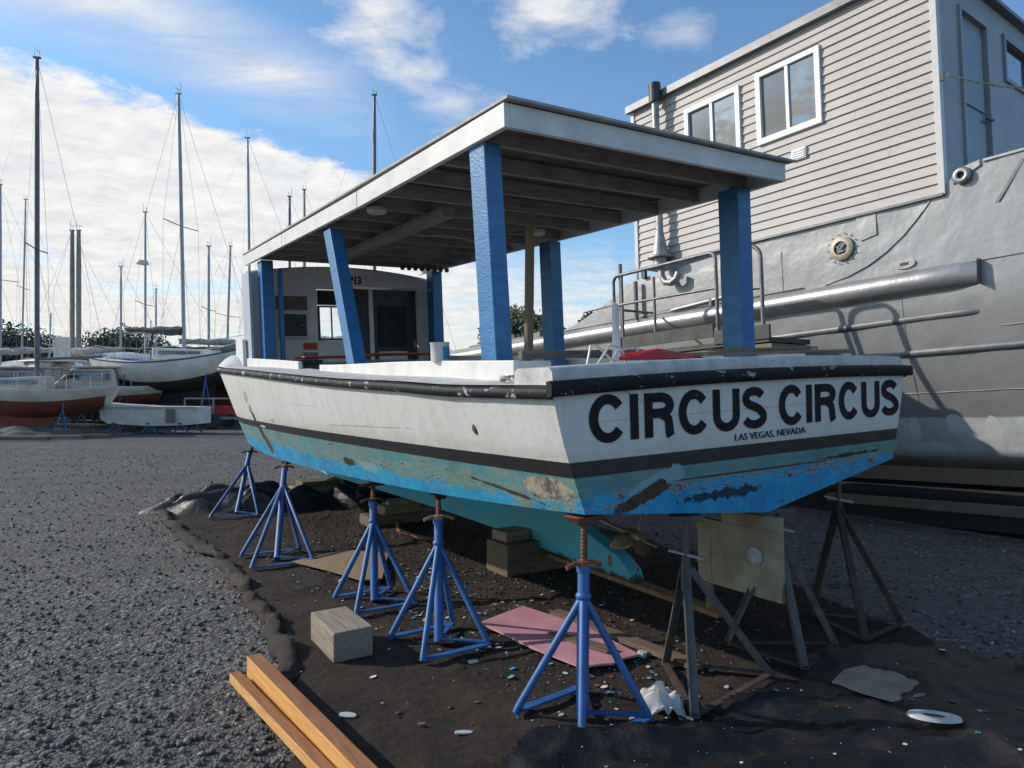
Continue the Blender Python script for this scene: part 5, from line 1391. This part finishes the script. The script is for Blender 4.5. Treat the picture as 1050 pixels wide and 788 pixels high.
m = hoop((-1.0,2.36,0),(-1.0,1.80,0),2.30,3.46,.026,.16); m.tube([(-1.0,2.36,2.95),(-1.0,1.80,2.93)], .022, 8); m.build('railing', 'steel_rail', pf, smooth=50)
m = MB(); m.tube([(-1.0,4.30,3.08),(-1.0,5.0,3.05)], .014, 8); m.tube([(-1.0,4.28,3.0),(-.2,4.28,3.0)], .02, 8); m.tube([(-.95,4.22,2.5),(-.95,4.22,3.68)], .03, 8); m.build('rail_brace', 'steel_rail', pf, smooth=50)
m = MB()
for y in (1.9,4.1):
    m.bar((-1.0,y,2.2),(-.02,y,1.75),.06,.06)
m.build('bracket', 'platform', pf)

# ================================================================== the far side of the yard
def loft(tab, L, parent, name, mat, sheer, nst=22, rake_b=.5, rake_s=.25, seg=10, mats=None, split=None):
    """small yacht hull: tab gives half-beam along length, sheer(z), wineglass section down to z0"""
    mb = MB(); bw_, depth = tab
    for i in range(nst+1):
        s = i/nst; y = -L/2+L*s
        hb = bw_*max(0.015, (math.sin(PI*min(1, .18+.82*s)))**.75) if s < 1 else .012
        hb = bw_*(.55+.45*math.sin(PI*min(.5, s*.9+.08))) if s < .45 else bw_*max(.012, 1-((s-.45)/.55)**2.2)
        zs = sheer(s)
        dp = depth*(.75+.25*math.sin(PI*s))
        for j in range(2*seg+1):
            a = -1+j/seg; q = abs(a)
            x = hb*(1-(1-q)**2.6)**.62 if q > 0 else 0
            z = zs-dp*(1-q)**1.25*(1 if s < .8 else 1-.55*((s-.8)/.2))
            f = (zs-z)/depth
            yy = y - (f*rake_b*max(0, (s-.6)/.4)) + f*rake_s*max(0, (.3-s)/.3)*1.6
            mb.v.append((math.copysign(x, a), yy, z))
    w = 2*seg+1
    for i in range(nst):
        for j in range(2*seg):
            mb.f.append((i*w+j, i*w+j+1, (i+1)*w+j+1, (i+1)*w+j))
            q = abs(-1+(j+.5)/seg)
            mb.m.append(2 if q > .93 else (1 if q < (split or .55) else 0))
    mb.f.append(tuple(range(w))); mb.m.append(0)
    for i in range(nst):
        mb.f.append((i*w, (i+1)*w, (i+1)*w+2*seg, i*w+2*seg)); mb.m.append(0)
    return mb.build(name, mats, parent, smooth=40)
def sailboat(px, Y, top_py, L, yaw, deck_z, mats, label, mast='mast_alu', mast_r=.07, spreaders=(.55,), lean=0.0, mast_s=.08, cover='sail_cover', boom_ang=0.0, beam=None, radar=None, boom=True, cabin=True, fin=True, pair=0.0, depth=None, sheer_k=.35, split=None):
    base = at(px, 400, Y); ztop = at(px, top_py, Y).z
    ma = mast_s*L
    loc = Vector((base.x, base.y, 0)) - Vector((-math.sin(yaw), math.cos(yaw), 0))*ma
    t = empty('sailboat', loc, yaw, label, 'sailboat', 'boats laid up across the yard')
    bm_ = beam or L*.16; dep = depth or L*.13
    def sheer(s): return deck_z - .25*sheer_k + sheer_k*(s-.35)**2*1.6
    loft((bm_, dep), L, t, 'hull', None, sheer, mats=list(mats), split=split)
    if fin:
        mb = MB(); mb.prism([(-L*.12,.15),(L*.12,.15),(L*.22,deck_z-dep+.15),(-L*.2,deck_z-dep+.15)], (-.08,0,0), (0,1,0), (0,0,1), (.16,0,0)); mb.build('keel', 'underside_black' if mats[1] == 'bottom_black' else mats[1], t, bevel=.03)
        for sx in (-1, 1):
            for sy in (-.25, .25):
                mb = MB(); a = Vector((sx*bm_*.8, sy*L, deck_z-dep*.55))
                for ox, oy in ((-.3,-.3),(.35,0),(-.3,.3)): mb.tube([(a.x+sx*.25+ox, a.y+oy, .02), (a.x+sx*.05, a.y, max(.3, a.z-.3))], .025, 5)
                mb.tube([(a.x+sx*.05, a.y, max(.3, a.z-.35)), a], .02, 5); mb.build('prop_stand', 'jack_blue_dull', t)
    if cabin:
        mb = MB(); w = bm_*.55; h = .34
        mb.hexa([(-w,-L*.12,deck_z-.15),(w,-L*.12,deck_z-.15),(w*.6,L*.24,deck_z-.15),(-w*.6,L*.24,deck_z-.15),(-w*.9,-L*.12,deck_z+h),(w*.9,-L*.12,deck_z+h),(w*.5,L*.22,deck_z+h*.7),(-w*.5,L*.22,deck_z+h*.7)])
        cb = mb.build('cabin', mats[0], t, bevel=.05)
        mb = MB()
        for sx in (-1, 1): mb.hexa([(sx*w*.96-.012,-L*.08,deck_z+.05),(sx*w*.96+.012,-L*.08,deck_z+.05),(sx*w*.70+.012,L*.16,deck_z+.05),(sx*w*.70-.012,L*.16,deck_z+.05),(sx*w*.94-.012,-L*.08,deck_z+.2),(sx*w*.94+.012,-L*.08,deck_z+.2),(sx*w*.67+.012,L*.16,deck_z+.17),(sx*w*.67-.012,L*.16,deck_z+.17)])
        mb.build('cabin_window', 'glass_dark', cb)
    tops = []
    for k in range(2 if pair else 1):
        off = pair*k
        mb = MB(); p0 = Vector((off*math.cos(yaw), ma-off*math.sin(yaw), deck_z-.1)); p1 = Vector((p0.x+lean*math.cos(yaw), p0.y-lean*math.sin(yaw), ztop))
        mb.tube([p0, p0.lerp(p1,.75), p1], [mast_r, mast_r, mast_r*.75], 8); ms = mb.build('mast', mast, t, smooth=50)
        mb = MB(); mb.box(p1+Vector((-.05,-.12,0)), p1+Vector((.05,.12,.05))); mb.tube([p1+Vector((0,.1,0)), p1+Vector((0,.1,.5))], .012, 4); mb.tube([p1+Vector((-.15,-.05,.25)), p1+Vector((.15,-.05,.25))], .012, 4); mb.tube([p1+Vector((0,-.05,0)), p1+Vector((0,-.05,.25))], .012, 4)
        mb.build('masthead', mast, ms)
        for f in spreaders:
            c = p0.lerp(p1, f); hw = bm_*.9
            mb = MB(); mb.tube([c+Vector((-hw,0,.06)), c, c+Vector((hw,0,.06))], .022, 6); mb.build('spreader', mast, ms)
        if radar:
            c = p0.lerp(p1, radar); mb = MB(); mb.lathe([(0,0),(.28,0),(.32,.08),(.28,.2),(0,.24)], c+Vector((.35,.3,0)), n=12); mb.box(c+Vector((0,-.05,-.04)), c+Vector((.4,.35,.0))); mb.build('radar_dome', 'boat_white', ms, smooth=40)
        tops.append((p0, p1))
    p0, p1 = tops[0]
    mb = MB(); r = .0065
    fore, aft = Vector((0,L*.49,deck_z+.1)), Vector((0,-L*.49,deck_z))
    mb.tube([p1, fore], r, 4); mb.tube([p1, aft], r, 4)
    for sx in (-1, 1):
        ch_ = Vector((sx*bm_*.95, ma-.1, deck_z))
        sp = p0.lerp(p1, spreaders[0] if spreaders else .55)+Vector((sx*bm_*.9,0,.06))
        mb.tube([p1, sp, ch_], r, 4); mb.tube([p0.lerp(p1, (spreaders[0] if spreaders else .55)), ch_+Vector((0,-.4,0))], r, 4)
    mb.build('rigging', 'wire', t)
    if boom:
        mb = MB(); b0 = Vector((0,ma-.1,deck_z+.95)); b1 = b0+Vector((boom_ang,-L*.36,.12))
        mb.tube([b0, b1], .05, 8); bo = mb.build('boom', mast, t, smooth=50)
        if cover:
            mb = MB(); pts = [b0.lerp(b1, k/10)+Vector((0,0,.12+.03*math.sin(k*2))) for k in range(11)]; mb.tube(pts, [.10+.10*math.sin(PI*min(1, .35+k/11))+.02*math.sin(k*3) for k in range(11)], 9); mb.build('sail_cover', cover, bo, smooth=60)
    mb = MB()
    for sx in (-1, 1):
        pts = []
        for k in range(7):
            s = .04+k*.15; hb = bm_*(.55+.45*math.sin(PI*min(.5, s*.9+.08))) if s < .45 else bm_*max(.02, 1-((s-.45)/.55)**2.2)
            q = Vector((sx*hb*.95, -L/2+L*s, sheer(s))); pts.append(q+Vector((0,0,.55))); mb.tube([q, q+Vector((0,0,.55))], .014, 4)
        mb.tube(pts, .011, 4)
    mb.build('guard_rail', 'galv', t)
    return t
W3 = ('boat_white','bottom_black','boat_white'); 
r90 = PI/2
sailboat(38, 25, 60, 5.6, r90+.25, 1.75, ('boat_cream','bottom_red','boat_white'), 'cream sailboat with rust red bottom and the tall dark leftmost mast', 'mast_dark', .085, (.42,), 0.0, -.05, None, boom=True, depth=1.05, beam=1.05, sheer_k=.5)
sailboat(189, 30, 97, 7.6, -r90-.18, 3.05, ('boat_white','bottom_black','boat_blue'), 'white sailboat with blue sheer stripe and tall mast with wide spreaders', 'mast_alu', .085, (.50,), -.25, .02, 'cover_dark', depth=1.35, beam=1.3, sheer_k=1.1, split=.34)
sailboat(74, 34, 237, 7.5, r90-.2, 2.4, W3, 'white sailboat with two bare masts close together', 'mast_wood', .11, (), .0, .05, 'sail_cover', pair=.32)
sailboat(124, 40, 274, 7.5, -r90+.3, 2.5, ('boat_grey','bottom_red','boat_white'), 'grey sailboat with a short thin mast behind the white skiff', 'mast_alu', .06, (.4,), 0, .08, 'sail_cover')
sailboat(149, 38, 218, 8.5, r90+.1, 2.7, W3, 'white sailboat with a radar dome halfway up its mast', 'mast_alu', .065, (.42,), 0, .06, 'cover_dark', radar=.68)
sailboat(160, 48, 297, 8.0, r90-.3, 2.7, ('boat_blue','bottom_black','boat_white'), 'small blue sailboat with the shortest mast, right of the radar mast', 'mast_alu', .06, (.5,), 0, .06)
sailboat(214, 38, 253, 8.0, -r90+.1, 2.6, W3, 'white sailboat behind the bow whose mast stands left of a similar one', 'mast_alu', .075, (.5,), .0, .05, 'cover_green')
sailboat(232, 42, 253, 8.5, -r90-.2, 2.7, ('boat_grey','bottom_black','boat_white'), 'grey sailboat whose thin mast leans beside the cabin boat bow', 'mast_alu', .075, (.45,), .25, .05, 'cover_green')
sailboat(257, 34, 142, 9.0, -r90+.1, 2.8, ('boat_blue','bottom_red','boat_white'), 'blue sailboat with tall mast and radar rising over the front end of the canopy', 'mast_alu', .07, (.36,), -.15, .06, radar=.30)
sailboat(297, 40, 202, 9.0, -r90, 2.8, W3, 'white sailboat whose dark stub of mast shows over the canopy edge', 'mast_dark', .085, (.55,), 0, .05)
sailboat(312, 42, 195, 9.0, -r90+.2, 2.8, ('boat_cream','bottom_red','boat_white'), 'cream sailboat whose pale wooden mast shows over the canopy edge', 'mast_wood', .085, (.55,), 0, .05)
sailboat(384, 32, 98, 9.0, -r90-.1, 2.8, ('boat_white','bottom_black','boat_blue'), 'white sailboat whose mast stands tallest above the middle of the canopy', 'mast_dark', .085, (.45,), 0, .05)
sailboat(0, 36, 190, 8.5, r90-.1, 2.5, ('boat_grey','bottom_red','boat_white'), 'grey sailboat with its mast at the left border of the picture', 'mast_alu', .08, (.5,), 0, .05)
sailboat(22, 50, 205, 8.5, r90+.3, 2.6, ('boat_white','bottom_red','boat_white'), 'white sailboat farthest back, thin mast just left of the tall dark one', 'mast_alu', .06, (.5,), .3, .05)
# boats under covers
def covered(px, Y, L, yaw, deck, mat, label, hmat='boat_white', hgt=1.1):
    b = at(px, 400, Y); t = empty('covered_boat', (b.x,b.y,0), yaw, label, 'boat', 'boats laid up across the yard')
    loft((L*.17, L*.16), L, t, 'hull', None, lambda s: deck+.3*(s-.35)**2, mats=[hmat,'bottom_black',hmat])
    mb = MB()
    def fn(a, c):
        s = a; y = -L*.48+L*.96*s; w = L*.17*(1 if s < .5 else max(.05, 1-((s-.5)/.5)**2))
        q = (c*2-1); z = deck-.12+(hgt*min(1, s/.07)*(.55+.45*math.sin(PI*min(1, s*.8+.2))))*(1-abs(q)**1.5)+.05*mnoise.noise((y*1.5, q*3, px))
        return (q*w*1.04, y, z)
    mb.grid(fn, 16, 12); mb.build('cover', mat, t, smooth=50)
    mb = MB()
    for sx in (-1, 1):
        for sy in (-.28, .3): mb.bar((sx*L*.1, sy*L, 0), (sx*L*.1, sy*L, deck-L*.12), .15, .15)
    mb.build('prop_stand', 'dark_block', t)
    return t
covered(96, 33, 6.5, r90+.15, 2.2, 'shrink', 'boat under a pale wrinkled cover behind the two-masted boat', hgt=1.0)
covered(20, 31, 6.0, r90-.25, 1.9, 'sail_cover', 'boat under a tan cover at the far left', 'boat_grey', 1.1)
covered(128, 36, 7, -r90, 2.5, 'shrink', 'boat under a grey shiny cover left of the blue striped sailboat', 'boat_grey', 1.2)
covered(55, 40, 8, r90, 2.7, 'shrink', 'long pale covered boat behind the leftmost tall mast', 'boat_white', .9)
covered(222, 33, 6, r90+.2, 2.9, 'cover_green', 'boat under a dark green cover just left of the big bow', 'boat_white', .9)
covered(165, 44, 7, r90, 2.9, 'cover_dark', 'boat under a dark cover behind the radar mast', 'boat_white', .9)
def cruiser(px, Y, L, yaw, deck, mats, label, cabh=1.0, fly=False):
    b = at(px, 400, Y); t = empty('motor_boat', (b.x,b.y,0), yaw, label, 'boat', 'boats laid up across the yard')
    bm_, dep = L*.19, L*.17
    loft((bm_, dep), L, t, 'hull', None, lambda s: deck+.5*(s-.3)**2, mats=mats)
    mb = MB(); w = bm_*.72
    mb.hexa([(-w,-L*.2,deck-.1),(w,-L*.2,deck-.1),(w*.75,L*.24,deck-.1),(-w*.75,L*.24,deck-.1),(-w*.9,-L*.17,deck+cabh),(w*.9,-L*.17,deck+cabh),(w*.62,L*.10,deck+cabh),(-w*.62,L*.10,deck+cabh)])
    cb = mb.build('cabin', mats[0], t, bevel=.06)
    mb = MB(); k = .35
    for sx in (-1, 1):
        mb.hexa([(sx*w*.965-.02,-L*.15,deck+cabh*k),(sx*w*.965+.02,-L*.15,deck+cabh*k),(sx*w*.74+.02,L*.15,deck+cabh*k),(sx*w*.74-.02,L*.15,deck+cabh*k),(sx*w*.92-.02,-L*.15,deck+cabh*.85),(sx*w*.92+.02,-L*.15,deck+cabh*.85),(sx*w*.69+.02,L*.10,deck+cabh*.85),(sx*w*.69-.02,L*.10,deck+cabh*.85)])
    mb.build('cabin_window', 'glass_dark', cb)
    mb = MB(); mb.box((-w*.95,-L*.3,deck+cabh+.02),(w*.95,L*.09,deck+cabh+.10)); rf = mb.build('cabin_roof', mats[0], t, bevel=.03)
    for sx in (-1, 1):
        mb = MB(); mb.tube([(sx*w*.85,-L*.28,deck-.1),(sx*w*.85,-L*.28,deck+cabh+.03)], .03, 6); mb.build('roof_post', 'galv', t)
    mb = MB()
    for sx in (-1, 1):
        pts = [(sx*bm_*(1 if s < .5 else max(.06, 1-((s-.5)/.5)**2.2))*.92, -L/2+L*s, deck+.5*(s-.3)**2+.6) for s in (.5,.6,.7,.8,.9,.98)]
        mb.tube(pts, .018, 5)
        for p in pts: mb.tube([p, (p[0],p[1],p[2]-.62)], .015, 4)
    mb.build('guard_rail', 'galv', t)
    if fly:
        mb = MB(); mb.tube([(0,-L*.05,deck+cabh),(0,-L*.08,deck+cabh+2.2)], .03, 6); mb.tube([(-.5,-L*.06,deck+cabh+1.2),(.5,-L*.06,deck+cabh+1.2)], .02, 5); mb.build('signal_mast', 'mast_alu', t)
    for sy in (-.3, .2):
        for sx in (-1, 1):
            mb = MB(); z1 = deck-dep*.8
            for ox, oy in ((-.3,-.3),(.35,0),(-.3,.3)): mb.tube([(sx*bm_*.7+ox, sy*L+oy, .02), (sx*bm_*.6, sy*L, max(.3, z1))], .025, 5)
            mb.build('prop_stand', 'jack_blue_dull', t)
    return t
CW = ['boat_white','bottom_black','boat_white']; CR = ['boat_cream','bottom_red','boat_white']; CG = ['boat_grey','bottom_black','boat_white']
cruiser(14, 27.5, 5.6, r90+.5, 1.6, CG, 'grey motor boat with a low cabin at the left edge, behind the boards', .8)
cruiser(46, 31, 6.2, r90-.5, 1.9, CW, 'white motor boat behind the leftmost tall mast', .9, True)
cruiser(93, 29.5, 5.8, r90+.35, 1.75, CR, 'cream motor boat with red bottom right of the twin masts', .75)
cruiser(118, 33, 6.5, -r90-.3, 2.1, CG, 'grey motor boat with railings behind the white skiff', .9)
cruiser(143, 41, 8, r90+.2, 2.5, CW, 'white motor boat with a tall cabin under the radar mast', 1.0, True)
cruiser(232, 37, 6.5, -r90+.3, 2.4, CW, 'white motor boat half hidden by the bow of the cabin boat', .8)
cruiser(76, 44, 8.5, r90, 2.5, CR, 'large cream motor boat far behind the twin masts', 1.0)
# white skiff on trestles
sk = empty('skiff', gnd(160,444), 0, 'old white flat-bottomed skiff raised on blue trestles', 'boat')
sk.rotation_euler = (0,0,-.05)
mb = MB(); L_ = 3.75; secs = []
for i, (x, hw, zt, zb) in enumerate(((-1.9,.50,1.12,.52),(-1.6,.58,1.08,.36),(0,.66,.99,.28),(1.2,.6,.98,.30),(1.85,.52,.98,.36))):
    secs.append([(x,-hw,zt),(x+.03,-hw*.8,zb),(x+.03,hw*.8,zb),(x,hw,zt)])
vs = [p for s in secs for p in s]; fs = [(0,1,2,3), (16,19,18,17)]
for i in range(4):
    for k in range(3): fs.append((i*4+k, i*4+k+1, (i+1)*4+k+1, (i+1)*4+k))
    fs.append((i*4+3, (i+1)*4+3, (i+1)*4, i*4))
mb.add(vs, fs); mb.build('hull', 'boat_white', sk)
mb = MB(); mb.box((-1.9,-.70,.93),(1.86,-.665,.99)); mb.build('gunwale', 'boat_grey', sk)
mb = MB(); mb.box((.75,-.69,.40),(1.05,-.66,.9)); mb.build('worn_patch', 'brown_panel', sk)
for x in (-1.3,0,1.2):
    mb = MB()
    for dy in (-.5,.5):
        mb.tube([(x-.3,dy,.0),(x,dy*.6,.38)], .035, 6); mb.tube([(x+.3,dy,.0),(x,dy*.6,.38)], .035, 6)
    mb.bar((x,-.6,.37),(x,.6,.37),.08,.06); mb.build('trestle', 'jack_blue_dull', sk)
# clutter under and around
def crate(px, py, Y, s, mat, label, cat, name, rz=.1, bev=.03):
    p = at(px, py, Y); mb = MB(); mb.box((-s[0]/2,-s[1]/2,0),(s[0]/2,s[1]/2,s[2])); mb.box((-s[0]/2-.02,-s[1]/2-.02,s[2]*.88),(s[0]/2+.02,s[1]/2+.02,s[2]*.94))
    o = mb.build(name, mat, bevel=bev); o.location = (p.x,p.y,0); o.rotation_euler = (0,0,rz); return tag(o, label, cat)
crate(157, 400, 31.5, (1.3,1,1.9), 'boat_white', 'white box standing under the blue striped sailboat', 'box', 'white_locker')
crate(69, 400, 36, (.9,.9,4.3), 'boat_white', 'tall white cabinet among the boats by the twin masts', 'cabinet', 'white_cabinet')
crate(130, 400, 27.5, (.5,.5,.4), 'bottom_red', 'reddish box on the ground under the white skiff', 'box', 'storage_box')
crate(142, 400, 27.2, (.6,.4,.35), 'cover_dark', 'dark box on the ground under the white skiff', 'box', 'storage_box')
tr = empty('boat_trailer', at(226,400,29)*1, -.05, 'low boat trailer carrying a red box beside the big bow', 'trailer'); tr.location.z = 0
mb = MB(); mb.bar((-1.3,-.6,.45),(1.1,-.6,.45),.08,.1); mb.bar((-1.3,.6,.45),(1.1,.6,.45),.08,.1); mb.bar((-1.2,-.6,1.25),(1.1,-.6,1.25),.05,.06)
for x in (-1.2,0,1.05): mb.bar((x,-.65,.5),(x,.65,.5),.06,.06); mb.bar((x,-.6,.45),(x,-.6,1.25),.05,.05)
mb.build('frame', 'galv', tr)
mb = MB(); mb.box((-.4,-.4,.56),(.7,.4,.95)); mb.build('red_box', 'red_plastic', tr, bevel=.03)
for sx in (-.7, .7):
    mb = MB(); mb.lathe([(0,-.1),(.3,-.1),(.33,0),(.3,.1),(0,.1)], (0,sx,.33), (1,0,0), (0,0,1), (0,1,0), 16); mb.build('wheel', 'black_metal', tr, smooth=40)
# timber pile at far left
for k in range(7):
    p = gnd(8+7*k, 452-(k % 3)*3); mb = MB(); mb.bar((-1.6,0,0),(1.6,.1*math.sin(k),0),.22,.10)
    o = mb.build('yard_timber', 'plank_old' if k % 2 else 'dark_block'); o.location = (p.x-.3,p.y+.2*k,.07+.11*(k % 3)); o.rotation_euler = (0,0,.12*math.sin(k*2))
    tag(o, 'weathered timber in the low pile of boards at far left', 'timber', 'low pile of boards at far left')
heap('dark_tarp_pile', gnd(30,447).x, 23.5, 2.6, .8, .42, 'cover_dark', 'dark tarp heap beside the low pile of boards at far left', 0, 21)

# trees
def tree(base, H, R, label, leafmat='leaf', n=2600, conic=False, ls=.3):
    t = empty('tree', base, random.random()*6, label, 'tree', 'trees beyond the yard')
    mb = MB(); mb.tube([(0,0,0),(.05*H*.1,0,H*.4),(0,.1,H*.8)], [H*.028,H*.02,H*.008], 8)
    lobes = []
    for k in range(9):
        a = k*2.4; zz_ = H*(.38+.5*k/9); rr = R*(.55 if not conic else .5*(1.1-k/9)+.1)
        e = Vector((rr*math.cos(a), rr*math.sin(a), zz_)); mb.tube([(0,0,zz_-H*.1), e], [H*.01, H*.004], 5); lobes.append((e, R*random.uniform(.38,.62)*(1 if not conic else .75)))
    lobes.append((Vector((0,0,H*.85)), R*.5))
    mb.build('trunk', 'trunk', t, smooth=50)
    lb = []
    V = []
    for i in range(n):
        c, r = random.choice(lobes); d = Vector((random.gauss(0,1), random.gauss(0,1), random.gauss(0,.8))).normalized()*r*random.uniform(.35,1.08)
        V.append(c+d)
    vs = []; fs = []
    for p in V:
        a = Vector((random.gauss(0,1), random.gauss(0,1), random.gauss(0,1))).normalized(); b = a.orthogonal().normalized(); s = ls*random.uniform(.5,1.2)
        o = len(vs); vs += [p-a*s, p+b*s*.5, p+a*s, p-b*s*.5]; fs.append((o,o+1,o+2,o+3))
    mb = MB(); mb.add(vs, fs); mb.build('crown', leafmat, t, fix=False)
    return t
for px, Y, py, R, lab, lm in ((8,80,345,6,'low bushy tree at the far left edge of the picture','leaf_dark'),(24,84,347,6,'round tree just left of the tall dark mast','leaf'),(112,78,347,4.5,'tree behind the short thin mast','leaf_dark'),(132,80,345,5,'tree left of the radar mast','leaf'),(532,60,316,3.2,'leafy tree seen beside the rear post, under the canopy','leaf'),(562,62,330,3,'tree behind the far middle post of the canopy','leaf_dark'),(606,64,317,1.9,'slim pointed tree seen above the grey ship bow','leaf')):
    b = at(px, 400, Y); H = at(px, py, Y).z
    tree((b.x,b.y,0), H*1.0, R, lab, lm, 9000, conic=(px == 606), ls=.26)
